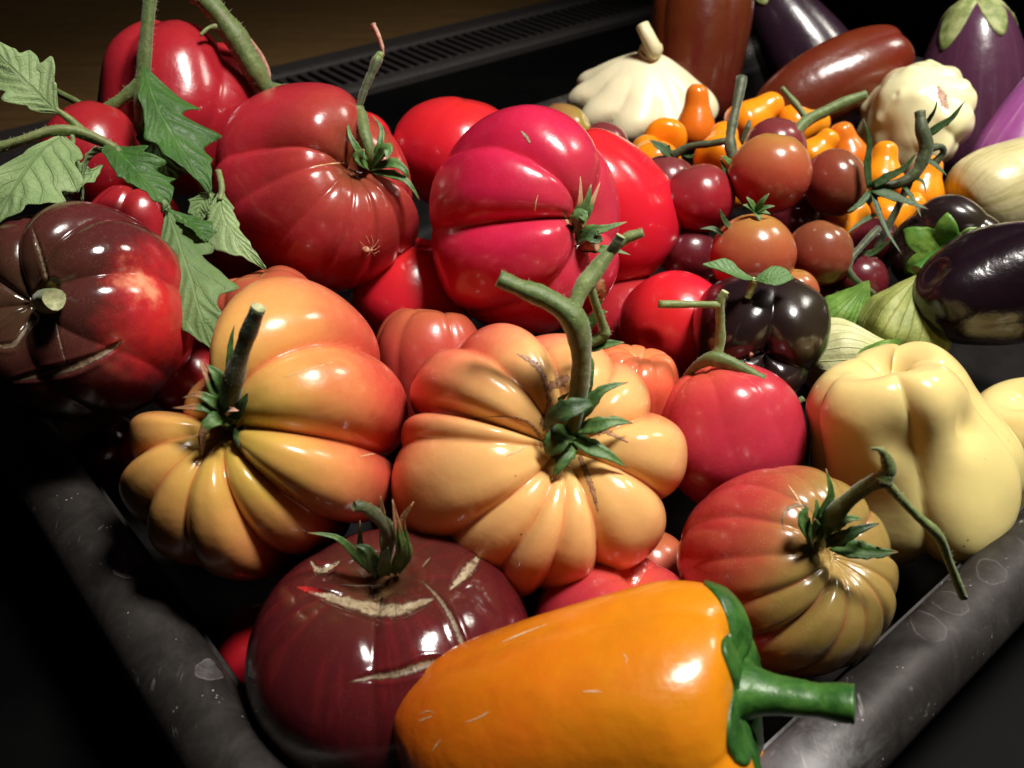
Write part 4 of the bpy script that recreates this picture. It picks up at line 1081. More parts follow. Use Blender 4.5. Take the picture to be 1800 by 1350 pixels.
scar(f, [(545, 985, 2), (560, 1003, 16), (580, 998, 12), (600, 985, 4)], M_scar, seed=23)
groove(f, [(788, 1040, 2), (808, 1018, 18), (828, 996, 24), (842, 978, 10)])
scar(f, [(788, 1040, 2), (808, 1018, 18), (828, 996, 24), (842, 978, 10)], M_scar, seed=24, rag=.1)
groove(f, [(738, 1018, 3), (768, 1048, 9), (790, 1080, 13), (806, 1115, 14), (818, 1145, 12)])
scar(f, [(738, 1018, 3), (768, 1048, 9), (790, 1080, 13), (806, 1115, 14), (818, 1145, 12)], M_scar_g, seed=25, rag=.1)
groove(f, [(612, 1200, 2), (655, 1190, 12), (700, 1184, 18), (750, 1168, 20), (790, 1160, 10)])
scar(f, [(612, 1200, 2), (655, 1190, 12), (700, 1184, 18), (750, 1168, 20), (790, 1160, 10)], M_scar_g, seed=26, rag=.12)
groove(f, [(597, 1028, 1), (630, 1030, 3), (672, 1028, 1)])
scar(f, [(597, 1028, 1), (630, 1030, 3), (672, 1028, 1)], M_scar_g, seed=27)
groove(f, [(742, 998, 2), (750, 988, 6), (757, 980, 2)])
scar(f, [(742, 998, 2), (750, 988, 6), (757, 980, 2)], M_scar_g, seed=28)

# dark maroon tomato, half out of frame
f = T[11]; s0 = D(f, 90, 525)
stem(f, [(84, 530, s0 + .004), (88, 528, s0 - .004), (96, 526, s0 - .012)], [24, 20, 21], M_stem_lt, seed=71, n=14)
groove(f, [(90, 520, 26), (92, 500, 20), (75, 520, 22), (72, 548, 10)])
scar(f, [(90, 520, 26), (92, 500, 20), (75, 520, 22), (72, 548, 10)], M_scar_dk, seed=30, lift=.0001)
groove(f, [(10, 672, 4), (60, 660, 14), (110, 650, 19), (160, 632, 16), (200, 610, 10), (214, 598, 2)])
scar(f, [(10, 672, 4), (60, 660, 14), (110, 650, 19), (160, 632, 16), (200, 610, 10), (214, 598, 2)], M_scar_g, seed=31, rag=.08)
groove(f, [(62, 560, 12), (45, 580, 10), (25, 605, 14), (0, 608, 10), (-15, 600, 4)])
scar(f, [(62, 560, 12), (45, 580, 10), (25, 605, 14), (0, 608, 10), (-15, 600, 4)], M_scar_g, seed=32, rag=.08)
groove(f, [(98, 560, 4), (104, 595, 5), (114, 632, 4), (122, 650, 2)])
scar(f, [(98, 560, 4), (104, 595, 5), (114, 632, 4), (122, 650, 2)], M_scar_g, seed=33, lift=.0001)
groove(f, [(56, 400, 3), (66, 430, 8), (76, 465, 9), (84, 495, 6)])
scar(f, [(56, 400, 3), (66, 430, 8), (76, 465, 9), (84, 495, 6)], M_scar_g, seed=34, lift=.0001)

# dark red tomato under the vine: pedicel and calyx
f = T[3]; s0 = D(f, 652, 288); d0 = s0 - .002
stem(f, [(655, 300, s0 + .004), (650, 268, d0 - .004), (640, 232, d0 - .004), (634, 205, d0 + .002), (628, 196, d0 + .004)], [13, 12, 11, 12, 13], M_stem, seed=81, fuzz=60, flen=.0013, n=12)
stem(f, [(630, 198, d0 + .004), (606, 188, d0 + .010), (570, 172, d0 + .022), (520, 162, d0 + .034), (482, 162, d0 + .038)], [12, 11, 13, 15, 17], M_stem, seed=82, fuzz=60, flen=.0013)
stem(f, [(630, 192, d0 + .004), (640, 160, d0 + .004), (654, 128, d0 + .004), (664, 104, d0 + .004)], [6, 7, 7, 9], M_stem_dk, seed=83)
stem(f, [(660, 112, d0 + .004), (668, 98, d0 + .004), (674, 94, d0 + .004)], [9, 8, 4], M_stem_lt, seed=84)
stem(f, [(674, 96, d0 + .004), (670, 76, d0 + .003), (660, 52, d0 + .002), (655, 44, d0 + .002)], [2.5, 4, 5, 6], M_dry, M_dry, name='dry_tip', seed=85)
g = d0 - .003
sp(f, [(646, 290, g), (628, 262, g - .006), (616, 240, g - .007), (610, 212, g - .004)], 15, seed=91)
sp(f, [(656, 288, g), (668, 255, g - .004), (670, 225, g - .002), (654, 202, g)], 13, seed=92)
sp(f, [(654, 296, g), (690, 288, g - .006), (712, 300, g - .007), (716, 318, g - .005)], 22, seed=93)
sp(f, [(656, 302, g), (692, 308, g - .005), (718, 322, g - .006), (738, 352, g - .003)], 18, seed=94)
sp(f, [(656, 290, g), (672, 270, g - .006), (682, 262, g - .008), (680, 282, g - .010)], 22, seed=95, taper=.4)
sp(f, [(648, 296, g), (632, 280, g - .008), (640, 262, g - .010)], 26, seed=96, taper=.4)
scar(f, [(608, 286, 1), (580, 288, 3), (545, 294, 2)], M_scar_pale, seed=40, lift=.0001)

# long vine with leaves
sprig_root = None
vine = empty('tomato_vine', at(250, 330, .45))
tag(vine, 'leafy green tomato vine draped over the tomatoes, its stems leaving the top of frame', 'vine')
stem(vine, [(340, -16, .455), (372, 12, .455), (410, 60, .458), (440, 112, .462), (466, 158, .470), (484, 172, .478)], [17, 18, 20, 19, 18, 15], M_stem, seed=101, fuzz=260, flen=.0025, n=12)
stem(vine, [(395, 35, .457), (428, 60, .466), (455, 95, .475), (470, 130, .48), (466, 150, .48)], [5, 5, 6, 6, 6], M_dry, seed=102)
stem(vine, [(382, 46, .455), (366, 50, .452), (352, 62, .450)], [6, 4, 3], M_stem_lt, seed=103)
stem(vine, [(266, -16, .425), (259, 50, .426), (254, 110, .428), (250, 160, .430), (248, 220, .432), (247, 300, .436)], [12, 12, 12, 13, 11, 9], M_stem, seed=104, fuzz=240, flen=.0022, n=12)
stem(vine, [(250, 142, .430), (222, 168, .430), (190, 190, .430), (168, 206, .434)], [12, 11, 11, 9], M_stem, seed=105, fuzz=120, flen=.0022)
stem(vine, [(142, 182, .440), (118, 170, .442), (94, 158, .444)], [5, 6, 6], M_stem, seed=106)
stem(vine, [(-12, 262, .372), (40, 246, .374), (88, 230, .378), (130, 230, .382), (170, 244, .386), (205, 262, .388)], [10, 9, 9, 10, 10, 8], M_stem_lt, seed=107, fuzz=160, flen=.0012, n=12)
stem(vine, [(150, 236, .384), (125, 212, .382), (98, 192, .380)], [7, 7, 5], M_stem_lt, seed=108, fuzz=50, flen=.0012)
stem(vine, [(126, 232, .382), (128, 250, .380), (122, 262, .378)], [4, 4, 4], M_stem_lt, seed=109)
stem(vine, [(200, 258, .388), (215, 275, .388), (240, 300, .388), (290, 360, .392), (292, 380, .385)], [8, 8, 6, 5, 5], M_stem, seed=110)
stem(vine, [(384, 300, .415), (390, 330, .412), (386, 352, .410)], [5, 5, 5], M_stem_lt, seed=111)
stem(vine, [(342, 310, .415), (358, 330, .412), (372, 350, .410)], [5, 5, 5], M_stem_lt, seed=112)
def leaf_mat(name, c1, c2, vein, rough, transl):
    q = NT(name)
    co = q.coord()
    u, v = q.attr('lat'), q.attr('acr')
    a = q.math('ABSOLUTE', v)
    ph = q.math('SUBTRACT', q.math('MULTIPLY', u, 7.0), q.math('MULTIPLY', a, 1.6))
    fr = q.math('ABSOLUTE', q.math('SUBTRACT', q.math('FRACT', q.math('ADD', ph, q.math('MULTIPLY', q.noise(120.0, 2, 0.5, co), 0.25))), 0.5))
    side = q.rng(fr, 0.055, 0.015)
    mid = q.rng(a, 0.075, 0.03)
    vo = q.n('ShaderNodeTexVoronoi', feature='DISTANCE_TO_EDGE'); vo.inputs['Scale'].default_value = 330.0; q.l(co, vo.inputs['Vector'])
    net = q.math('MULTIPLY', q.rng(vo.outputs['Distance'], 0.10, 0.02), 0.3)
    vm = q.math('MAXIMUM', q.math('MAXIMUM', side, mid), net)
    n = q.noise(60.0, 5, 0.6, co)
    c = q.mix(q.rng(n, 0.3, 0.7), c1, c2)
    c = q.mix(q.math('MULTIPLY', vm, 0.55), c, vein)
    q.set(Base_Color=c, Roughness=rough, Sheen_Weight=0.15)
    q.bump(q.math('ADD', q.math('MULTIPLY', vm, -1.0), q.math('MULTIPLY', q.noise(700.0, 3, 0.6, co), 0.3)), 0.6, 0.0006)
    tr = q.n('ShaderNodeBsdfTranslucent')
    q.l(q.mix(0.5, c, sr(120, 170, 40)), tr.inputs['Color'])
    mx = q.n('ShaderNodeMixShader'); mx.inputs[0].default_value = transl
    q.l(q.b.outputs[0], mx.inputs[1]); q.l(tr.outputs[0], mx.inputs[2])
    q.l(mx.outputs[0], q.t.nodes['Material Output'].inputs['Surface'])
    return q.m
LT = leaf_mat('leaf_upper_green', sr(46, 92, 24), sr(70, 118, 38), sr(92, 136, 58), 0.5, 0.25)
LU = leaf_mat('leaf_under_sage', sr(140, 170, 108), sr(166, 190, 132), sr(104, 136, 72), 0.6, 0.2)
LD = leaf_mat('leaf_dull_green', sr(90, 122, 66), sr(116, 146, 86), sr(136, 158, 102), 0.6, 0.2)
def lf(pts, pl, pr_, mats, nrm, seed=0, **k):
    k.setdefault('teeth', .26); k.setdefault('nteeth', 4)
    if vine is not sprig_root: pl = [x * 1.18 for x in pl]; pr_ = [x * 1.18 for x in pr_]
    d = sum(p[2] for p in pts) / len(pts)
    s = d / FPX
    nn = [vec(*v) for v in nrm] if isinstance(nrm, list) else vec(*nrm)
    return leaf([at(*p) for p in pts], [x * s for x in pl], [x * s for x in pr_], mats, vine, nn, seed=seed, **k)
US, TS, DS = [LU, LT], [LT, LU], [LD, LT]
# leaflet at the left edge, pale side up
lf([(104, 200, .380), (70, 168, .376), (30, 128, .372), (-14, 84, .370)], [2, 26, 42, 38, 22, 20], [2, 18, 42, 52, 40, 36, 20, 14], US, (0.1, 0.3, 0.95), seed=1, wave=.10, fold=-.12)
# big pale leaflet
lf([(112, 236, .382), (70, 266, .366), (30, 320, .356), (-8, 392, .352)], [2, 40, 62, 74, 66, 74, 50, 40, 18, 2], [2, 14, 40, 56, 70, 60, 40, 20, 2], US, (0.05, 0.45, 0.9), seed=2, wave=.10, fold=-.10, nu=60, nv=12)
# little curled lobes
lf([(122, 258, .378), (118, 280, .376), (134, 296, .374), (160, 300, .374)], [1, 10, 15, 12, 1], [1, 8, 12, 10, 1], US, (0.0, 0.4, 0.9), seed=3, fold=-.1)
lf([(180, 290, .376), (150, 312, .372), (122, 326, .370), (94, 330, .370)], [1, 16, 12, 22, 14, 2], [1, 12, 16, 12, 8, 1], US, (0.1, 0.5, 0.8), seed=4, fold=-.1)
# twisted dark leaflet
lf([(198, 256, .388), (222, 280, .384), (252, 312, .382), (296, 358, .384)], [4, 34, 30, 46, 34, 42, 26, 2], [4, 30, 44, 30, 34, 20, 24, 2], TS, [(0.4, 0.8, 0.5), (0.35, 0.6, 0.65), (0.5, 0.5, 0.7)], seed=5, wave=.12, fold=.25)
lf([(196, 258, .386), (164, 272, .380), (148, 300, .374), (144, 352, .372)], [3, 16, 18, 14, 4], [3, 14, 16, 12, 2], [LD, LD], (-0.7, 0.4, 0.5), seed=6, fold=.3)
# large dark leaflet hanging in front of the back tomato
lf([(254, 118, .418), (268, 170, .412), (296, 226, .408), (330, 280, .406), (368, 338, .406)], [6, 42, 58, 62, 38, 66, 76, 44, 34, 30, 14, 2], [6, 14, 20, 26, 34, 40, 34, 40, 22, 20, 8, 2], TS, [(0.55, 0.75, 0.35), (0.30, 0.75, 0.6), (0.4, 0.6, 0.7)], seed=7, wave=.10, fold=.18, nu=60)
lf([(262, 190, .424), (270, 240, .424), (290, 290, .424), (300, 322, .426)], [4, 24, 30, 26, 2], [4, 22, 30, 24, 2], TS, (0.2, 0.5, 0.8), seed=8, fold=.1)
# long dull leaflet hanging beside the dark maroon tomato
lf([(296, 372, .384), (316, 432, .376), (338, 500, .368), (354, 556, .364), (380, 616, .366)], [8, 40, 62, 26, 58, 70, 40, 34, 36, 24, 14, 1], [6, 24, 36, 30, 36, 30, 34, 36, 30, 26, 14, 1], DS, [(0.2, 0.45, 0.85), (0.25, 0.35, 0.9), (0.25, 0.45, 0.85)], seed=9, wave=.10, fold=-.15, nu=60)
lf([(292, 368, .386), (322, 384, .386), (348, 402, .384), (362, 424, .384)], [3, 22, 26, 22, 3], [3, 18, 24, 20, 3], TS, (0.3, 0.8, 0.4), seed=10, fold=.2)
# pale leaflet beside the dark red tomato
lf([(388, 338, .412), (392, 372, .408), (418, 420, .404), (466, 472, .404)], [5, 16, 18, 14, 12, 8, 1], [5, 20, 40, 62, 44, 20, 10, 1], US, (0.1, 0.35, 0.9), seed=11, wave=.08, fold=-.12)
lf([(376, 340, .411), (360, 350, .408), (350, 366, .406), (352, 388, .406)], [3, 14, 18, 14, 2], [3, 12, 18, 14, 2], DS, (0.3, 0.5, 0.8), seed=12, fold=.2)
lf([(284, 372, .384), (288, 364, .382), (296, 360, .382)], [2, 8, 10, 2], [2, 8, 8, 2], US, (0.1, 0.4, 0.9), seed=13)

# crimson tomato: calyx and dry crack
f = T[4]; s0 = D(f, 1012, 412); d0 = s0 - .002
g = d0
sp(f, [(1000, 412, g), (1010, 385, g - .006), (1020, 355, g - .009), (1020, 310, g - .009)], 20, M_sep_dry, seed=111, taper=.95)
sp(f, [(1004, 412, g), (1022, 382, g - .008), (1032, 355, g - .011), (1039, 324, g - .012)], 24, seed=112)
sp(f, [(1008, 412, g), (1030, 380, g - .006), (1042, 352, g - .007), (1055, 320, g - .006)], 18, M_sep_dry, seed=113, taper=.95)
sp(f, [(1000, 415, g - .002), (1012, 392, g - .012), (1024, 378, g - .014), (1026, 402, g - .014)], 26, seed=114, taper=.4)
sp(f, [(1012, 424, g), (1035, 408, g - .006), (1062, 402, g - .008), (1102, 390, g - .008)], 26, seed=115)
sp(f, [(1012, 428, g), (1034, 416, g - .008), (1050, 420, g - .010), (1056, 412, g - .011)], 28, M_sep_dk, seed=116, taper=.4)
sp(f, [(1020, 440, g), (1050, 438, g - .004), (1080, 440, g - .006), (1108, 448, g - .006)], 18, seed=117)
stem(f, [(1026, 436, g + .002), (1038, 430, g - .004), (1048, 430, g - .007)], [12, 11, 10], M_scar_dk, M_scar_dk, name='stem_scar', seed=91)
scar(f, [(1050, 470, 10), (1052, 495, 22), (1060, 520, 20), (1056, 545, 8)], M_scar_pale, seed=51)
scar(f, [(915, 230, 2), (925, 240, 8), (932, 252, 4)], M_scar, seed=52)
scar(f, [(946, 342, 1), (942, 356, 3), (940, 372, 5)], M_scar_pale, seed=53, lift=.0001)
scar(f, [(990, 372, 4), (996, 385, 8), (1000, 400, 6)], M_scar_dk, seed=54)

# pink-red tomato: forked vine piece
f = T[8]; s0 = D(f, 1245, 640); d0 = s0
stem(f, [(1204, 664, d0 + .004), (1226, 642, d0 - .006), (1255, 630, d0 - .012), (1292, 642, d0 - .014), (1342, 669, d0 - .016)], [5, 9, 14, 12, 11], M_stem, seed=121, fuzz=120, flen=.0013, n=12)
stem(f, [(1258, 632, d0 - .012), (1266, 600, d0 - .014), (1266, 560, d0 - .018), (1266, 530, d0 - .022), (1275, 512, d0 - .024)], [10, 9, 8, 8, 7], M_stem_lt, seed=122, fuzz=90, flen=.0013)
stem(f, [(1264, 536, d0 - .022), (1220, 535, d0 - .024), (1158, 535, d0 - .026)], [7, 6, 7], M_stem_lt, seed=123)
# sprig of two small leaves
sprig = empty('leaf_sprig', at(1320, 522, .40))
tag(sprig, 'tiny sprig of two oval green leaves on the black-purple pepper', 'leaf')
sprig_root = sprig
vine_keep, vine = vine, sprig
stem(sprig, [(1314, 524, .392), (1322, 505, .390), (1326, 490, .388)], [6, 7, 8], M_stem_lt, seed=131)
LS = leaf_mat('small_leaf_green', sr(74, 116, 52), sr(98, 138, 72), sr(120, 156, 96), 0.5, 0.2)
lf([(1324, 490, .388), (1300, 484, .386), (1268, 474, .386), (1236, 464, .387)], [2, 20, 27, 24, 15, 1], [2, 16, 24, 22, 12, 1], [LS, LS], (0.05, 0.75, 0.6), seed=21, teeth=0, fold=.35, nu=30, nv=6)
lf([(1326, 492, .388), (1348, 488, .386), (1370, 486, .386), (1394, 488, .387)], [2, 18, 27, 24, 16, 1], [2, 16, 22, 20, 12, 1], [LS, LS], (-0.05, 0.6, 0.75), seed=22, teeth=0, fold=.2, nu=30, nv=6)
vine = vine_keep

# thin stems lying between fruits
def twig(label, pts, r, mat=M_stem, seed=0, cat='stalk', extra=()):
    root = empty('green_stalk', at(*pts[-1]))
    tag(root, label, cat)
    stem(root, pts, r, mat, seed=seed)
    for p, rr, m in extra: stem(root, p, rr, m, seed=seed + 1)
    return root
tA = twig('straight green stalk with a side branch among the yellow pear tomatoes', [(1304, 136, .515), (1296, 180, .512), (1286, 225, .510), (1284, 255, .508), (1292, 300, .506), (1294, 340, .502)], [9, 9, 8, 10, 7, 6], M_stem_dk, 141,
          extra=[([(1284, 246, .509), (1250, 252, .512), (1210, 258, .516), (1182, 274, .520)], [7, 6, 6, 8], M_stem_dk), ([(1304, 250, .506), (1314, 225, .504), (1318, 212, .504)], [4, 5, 3], M_stem_dk)])
sp(tA, [(1184, 276, .520), (1168, 264, .516), (1152, 254, .514), (1143, 246, .513)], 26, M_sep_dk, seed=121)
sp(tA, [(1200, 270, .520), (1212, 276, .516), (1222, 270, .514)], 10, M_sep_dk, seed=122)
sp(tA, [(1294, 330, .500), (1278, 308, .496), (1266, 278, .494)], 16, M_sep_dk, seed=123)
sp(tA, [(1292, 300, .498), (1278, 282, .494), (1268, 274, .492)], 16, M_sep, seed=124)
sp(tA, [(1288, 320, .498), (1270, 340, .490), (1263, 362, .488)], 12, M_sep_dk, seed=125)
tB = twig('forked green stalk with a pale cut end pointing at the scalloped squash', [(1522, 166, .530), (1490, 178, .530), (1450, 196, .530), (1418, 212, .528), (1396, 236, .524), (1384, 252, .520)], [9, 10, 10, 11, 9, 8], M_stem, 145,
          extra=[([(1416, 206, .528), (1398, 182, .530), (1374, 154, .532)], [6, 6, 4], M_stem)])
tC = twig('dark spidery truss stalk with long pointed calyx leaves', [(1617, 196, .480), (1620, 225, .480), (1628, 258, .482), (1618, 290, .484), (1600, 312, .486), (1566, 326, .488), (1530, 330, .490)], [10, 11, 14, 11, 10, 10, 13], M_stem_dk, 148,
          extra=[([(1630, 262, .482), (1652, 258, .484), (1658, 268, .486), (1640, 290, .490)], [7, 7, 6, 7], M_stem_dk),
                 ([(1600, 312, .488), (1585, 350, .492), (1560, 400, .496), (1540, 440, .498)], [8, 7, 7, 6], M_stem_dk),
                 ([(1545, 400, .480), (1512, 436, .476), (1492, 462, .474), (1500, 488, .474), (1536, 516, .476)], [6, 7, 7, 6, 5], M_stem_dk)])
for i, (pts, w) in enumerate([
    ([(1528, 330), (1524, 290), (1528, 245), (1518, 210)], 18), ([(1534, 326), (1560, 312), (1588, 296), (1612, 268)], 20), ([(1534, 334), (1565, 345), (1598, 356), (1632, 368)], 26),
    ([(1534, 338), (1544, 372), (1562, 412), (1586, 448)], 14), ([(1626, 240), (1648, 225), (1672, 208), (1696, 178)], 18), ([(1622, 226), (1636, 205), (1644, 190), (1648, 172)], 9),
    ([(1632, 280), (1650, 296), (1664, 308)], 14), ([(1606, 312), (1622, 320), (1628, 340)], 10), ([(1530, 336), (1514, 356), (1500, 366), (1490, 372)], 14),
    ([(1540, 376), (1512, 392), (1486, 412)], 10), ([(1500, 452), (1530, 446), (1552, 432), (1570, 420)], 16), ([(1590, 330), (1606, 352), (1620, 384)], 12)]):
    sp(tC, [(x, y, .486 - .004 * j) for j, (x, y) in enumerate(pts)], w, M_sep_dk, seed=130 + i, taper=.9)
# starry calyx on the orange cherry tomato
f = C['e']; s0 = D(f, 1326, 382)
for i, (x, y, w) in enumerate([(1352, 340, 13), (1312, 346, 15), (1362, 362, 12), (1354, 376, 13), (1336, 388, 18), (1306, 360, 14)]):
    sp(f, [(1328, 374, s0), ((1328 + x) / 2, (374 + y) / 2 - 3, s0 - .005), (x, y, s0 - .006)], w, M_sep, seed=150 + i)
sp(f, [(1285, 404, s0 + .002), (1272, 386, s0 - .002), (1266, 368, s0 - .004)], 14, M_sep_dk, seed=157)
sp(f, [(1270, 412, s0 + .002), (1252, 402, s0), (1230, 402, s0)], 12, M_sep_dk, seed=158)

# green caps and stems of peppers and eggplants
def cap(f, mat, reach, nlobe, tipness, z_prof, lift=.0015, seed=0, spin=0.0, nt=72, nr=10, sharp=1.5):
    """calyx cap hugging the stem end; reach: angle-dependent distance along the profile (0..1)"""
    rs = RS(seed)
    pr = spline(PROF[z_prof], 200)
    seg = np.concatenate([[0], np.cumsum(np.hypot(*(np.diff(pr, axis=0) * np.array([1, f.H / f.R])).T))]); seg /= seg[-1]
    jit = rs.uniform(.75, 1.15, nlobe)
    top, bot = [], []
    for j in range(nr + 1):
        for i in range(nt):
            a = 2 * math.pi * i / nt
            ph = (a / (2 * math.pi) * nlobe + spin) % nlobe
            k = int(ph); x = abs(2 * (ph - k) - 1)
            L = reach * (1 - tipness * x ** sharp) * jit[k]
            s = 0.004 + L * j / nr
            r = np.interp(s, seg, pr[:, 0]); z = np.interp(s, seg, pr[:, 1])
            th_ = lift * (0.12 + 1.4 * (1 - j / nr) ** 1.3) * (1 + 0.25 * math.sin(5 * a + j))
            curl = 0.0025 * max(0, j / nr - .75) * (1 - x)
            q = Vector((math.cos(a) * r * f.R * 1.0, math.sin(a) * r * f.R, z * f.H))
            # ride on the real skin
            w = f.C + f.M @ q
            h, n_, _, _ = f.bvh.find_nearest(w)
            top.append(h + n_ * (th_ + curl) + rs.normal(0, .00012) * n_)
            bot.append(h - n_ * .0008 + n_ * curl)
    m = (nr + 1) * nt
    Vv = top + bot
    Fc = []
    for j in range(nr):
        for i in range(nt):
            a, b, c, d_ = j * nt + i, j * nt + (i + 1) % nt, (j + 1) * nt + (i + 1) % nt, (j + 1) * nt + i
            Fc += [(a, d_, c, b), (m + a, m + b, m + c, m + d_)]
    for i in range(nt):
        a, b = nr * nt + i, nr * nt + (i + 1) % nt
        Fc.append((a, m + a, m + b, b))
    return mesh_obj('calyx', parent_local(f.root, Vv), Fc, mat, f.root)
M_cap_pep = plain('pepper_cap_green', sr(34, 78, 28), sr(66, 114, 46), 130, 0.36, bump=0.4, bdist=0.001)
M_cap_egg = plain('pale_eggplant_cap_green', sr(120, 140, 70), sr(186, 192, 130), 110, 0.6, bump=0.4, bdist=0.001)
M_cap_mot = plain('mottled_pepper_cap_green', sr(72, 118, 40), sr(120, 152, 60), 90, 0.45, bump=0.4, bdist=0.001)
f = P['or']
cap(f, M_cap_pep, .21, 6, .40, 'bell', lift=.0034, seed=3, spin=.3, nr=16)
ax = f.M @ Vector((0, 0, 1)); q0 = f.C + ax * f.H * .86
dr = (at(1502, 1240, .250) - q0)
tube('stem', [q0 - ax * .003, q0 + ax * .004 + dr * .05, q0 + ax * .003 + dr * .35, q0 + ax * .001 + dr * .7, q0 + dr], [.0125, .0082, .0054, .0048, .0052], M_stem_pep, f.root, n=14, cap=M_cut, seed=161, rough=.03, hollow=True)
for i, pts in enumerate([[(735, 1268, 1), (748, 1263, 3), (762, 1258, 1)], [(815, 1271, 1), (840, 1262, 3), (862, 1250, 1)], [(1022, 1216, 1), (1042, 1215, 4), (1060, 1217, 1)], [(760, 1320, 1), (768, 1308, 3), (775, 1300, 1)],
                          [(880, 1130, 1), (915, 1115, 4), (965, 1096, 1)], [(735, 1256, 1), (752, 1250, 2), (766, 1254, 1)], [(1095, 1148, 1), (1102, 1158, 3), (1099, 1168, 1)]]):
    scar(f, pts, M_scar_pale, name='scratch', seed=200 + i, lift=.00008, raise_mid=0.0, n=16)
f = P['pb']
cap(f, M_cap_mot, .22, 6, .38, 'pepper', lift=.0010, seed=4, sharp=1.0)
ax = f.M @ Vector((0, 0, 1)); q0 = f.C + ax * f.H * .80
tube('stem', [q0 + vec(.012, .006, 0), q0 + ax * .003 + vec(.006, .003, 0), q0 + ax * .008 + vec(-.006, -.004, 0), q0 + ax * .009 + vec(-.013, -.009, 0)], [.0055, .0048, .0042, .0040], M_stem_pep, f.root, n=12, cap=M_cut, seed=162, rough=.03)
f = P['e2']
cap(f, M_cap_egg, .26, 5, .75, 'eggplant', lift=.0022, seed=5, spin=.62)
ax = f.M @ Vector((0, 0, 1)); q0 = f.C + ax * f.H
tube('stem', [q0 - ax * .003, q0 + ax * .01, q0 + ax * .03 + vec(.004, 0, 0)], [.009, .006, .006], M_cap_egg, f.root, n=12, cap=M_cut, seed=163)
f = P['e1']
cap(f, M_cap_egg, .22, 5, .7, 'eggplant', lift=.002, seed=6, spin=.2)
ax = f.M @ Vector((0, 0, 1)); q0 = f.C + ax * f.H
tube('stem', [q0 - ax * .003, q0 + ax * .01, q0 + ax * .03], [.009, .006, .006], M_cap_egg, f.root, n=12, cap=M_cut, seed=164)
f = P['w1']
M_wstem = plain('cream_squash_stalk', sr(206, 198, 150), sr(226, 218, 176), 120, 0.5)
ax = f.M @ Vector((0, 0, 1)); q0 = f.C + ax * f.H * .84
tube('stem', [q0 - ax * .004, q0 + ax * .006, at(1150, 88, .635), at(1138, 64, .632), at(1128, 44, .632)], [.0105, .0072, .0052, .0046, .0046], M_wstem, f.root, n=14, cap=M_wstem, seed=165, rough=.03)
f = P['pu']
p_, n_ = hit(f, 1319, 622)
tube('blossom_scar', [p_ - n_ * .001, p_ + n_ * .0012], [.0012, .0008], M_scar_dk, f.root, n=8, seed=166)
f = P['w2']
scar(f, [(1648, 150, 4), (1655, 168, 20), (1660, 182, 18), (1668, 192, 4)], M_scar_dk, name='blemish', seed=61, lift=.0001, raise_mid=0)

# tomatillos in papery husks
def husk_mat(name, a, b, c_):
    q = NT(name)
    co = q.coord()
    n = q.noise(90.0, 5, 0.65, co)
    c = q.mix(q.rng(n, 0.35, 0.65), a, b)
    ph = q.math('MULTIPLY', q.attr('ang'), 26.0)
    fr = q.math('ABSOLUTE', q.math('SUBTRACT', q.math('FRACT', q.math('ADD', ph, q.math('MULTIPLY', n, 0.5))), 0.5))
    c = q.mix(q.math('MULTIPLY', q.rng(fr, 0.09, 0.02), 0.22), c, c_)
    q.set(Base_Color=c, Roughness=0.55, Subsurface_Weight=0.1, Subsurface_Scale=.002)
    q.bump(q.math('ADD', q.noise(160.0, 5, 0.7, co), q.math('MULTIPLY', q.rng(fr, 0.12, 0.0), 0.5)), 0.7, 0.0012)
    return q.m
H1 = husk_mat('olive_husk', sr(128, 140, 66), sr(160, 166, 92), sr(116, 96, 60))
H2 = husk_mat('pale_straw_husk', sr(184, 186, 130), sr(206, 204, 158), sr(140, 134, 90))
H3 = husk_mat('fresh_green_husk', sr(96, 138, 50), sr(130, 164, 74), sr(76, 110, 44))
PROF['husk'] = [(0.0, 1.0), (0.10, 0.92), (0.24, 0.78), (0.50, 0.58), (0.78, 0.30), (0.96, -0.05), (1.0, -0.35), (0.88, -0.68), (0.55, -0.92), (0.2, -0.99), (0.0, -1.0)]
HG = 'tomatillos in husks'
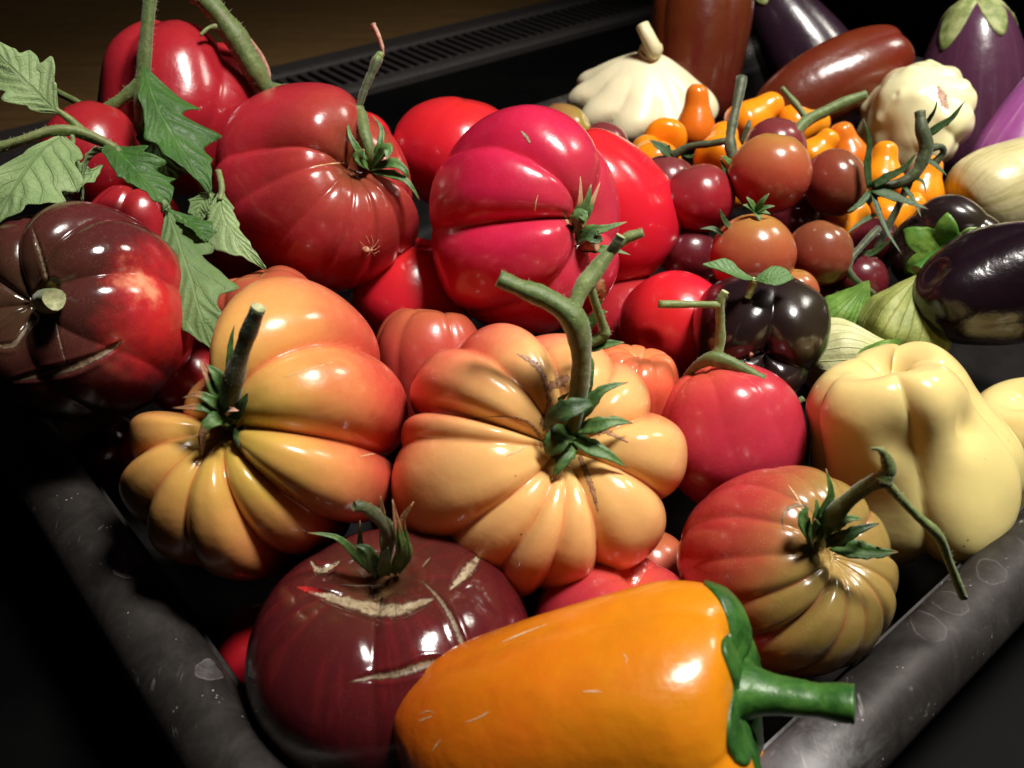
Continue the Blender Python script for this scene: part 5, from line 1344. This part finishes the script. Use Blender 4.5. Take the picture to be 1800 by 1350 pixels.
for lab, px, py, d, r, ax_, m, sd in (
    ('olive tomatillo husk with its point up, under the black wrinkled pepper', 1585, 562, .462, 66, (0.25, 0.85, 0.25), H1, 71),
    ('pale straw-coloured tomatillo husk lying flat behind the yellow pepper', 1500, 632, .440, 66, (0.9, 0.05, 0.3), H2, 72),
    ('fresh green tomatillo husk just above the yellow pepper lobes', 1545, 640, .425, 44, (0.3, 0.6, 0.5), H3, 73),
    ('bright green tomatillo husk behind the black-purple pepper', 1488, 560, .475, 52, (0.2, 0.5, 0.3), H3, 74)):
    fruit('tomatillo', lab, 'tomatillo', px, py, d, r, ax_, m, hr=1.2, prof='husk', cr=[-170, -112, -50, 12, 70, 128], depth=.10, p=1.3, seed=sd, lump=.07, nt=130, ns=70, parts=False, group=HG, bumps=14, bump_amp=.09, bump_sig=.3)

# fresh green stalk glimpsed below the yellow pepper
twig('thin green stalk in the gap beside the pink-red tomato', [(1372, 722, .405), (1392, 714, .402), (1412, 700, .402)], [6, 6, 5], M_stem, 171)
# tiny crab spider on the dark red tomato
f = T[3]
pz, nz = hit(f, 645, 436)
spd = empty('spider', pz)
tag(spd, 'tiny pale spider sitting on the dark red ribbed tomato', 'spider')
M_spi = plain('pale_spider', sr(176, 120, 90), sr(200, 150, 112), 900, 0.6)
k = .45 / FPX
def spider_blob(name, x, y, r, l):
    p, n = hit(f, x, y)
    V, Fc = [], []
    for j in range(1, 8):
        for i in range(12):
            a, b = 2 * math.pi * i / 12, math.pi * j / 8
            V.append(p + n * (r * .8 + r * math.cos(b)) + vec(math.cos(a) * l, math.sin(a) * r, 0) * math.sin(b))
    for j in range(6):
        for i in range(12): Fc.append((j * 12 + i, (j + 1) * 12 + i, (j + 1) * 12 + (i + 1) % 12, j * 12 + (i + 1) % 12))
    Fc += [tuple(range(12)), tuple(range(83, 71, -1))]
    mesh_obj(name, parent_local(spd, V), Fc, M_spi, spd)
spider_blob('abdomen', 641, 436, 5 * k, 6 * k)
spider_blob('head', 649, 437, 3.2 * k, 3.6 * k)
for i, (kx, ky, ex, ey) in enumerate([(646, 424, 643, 414), (652, 425, 652, 413), (658, 430, 666, 421), (658, 436, 668, 432), (656, 442, 667, 441), (652, 445, 660, 450), (645, 444, 640, 452), (638, 430, 632, 424)]):
    a = hit(f, 648, 436); b = hit(f, kx, ky); c = hit(f, ex, ey)
    tube('leg', [a[0] + a[1] * .0008, b[0] + b[1] * .0016, c[0] + c[1] * .0001], [.00016, .00014, .00009], M_spi, spd, n=5, res=7, seed=i)
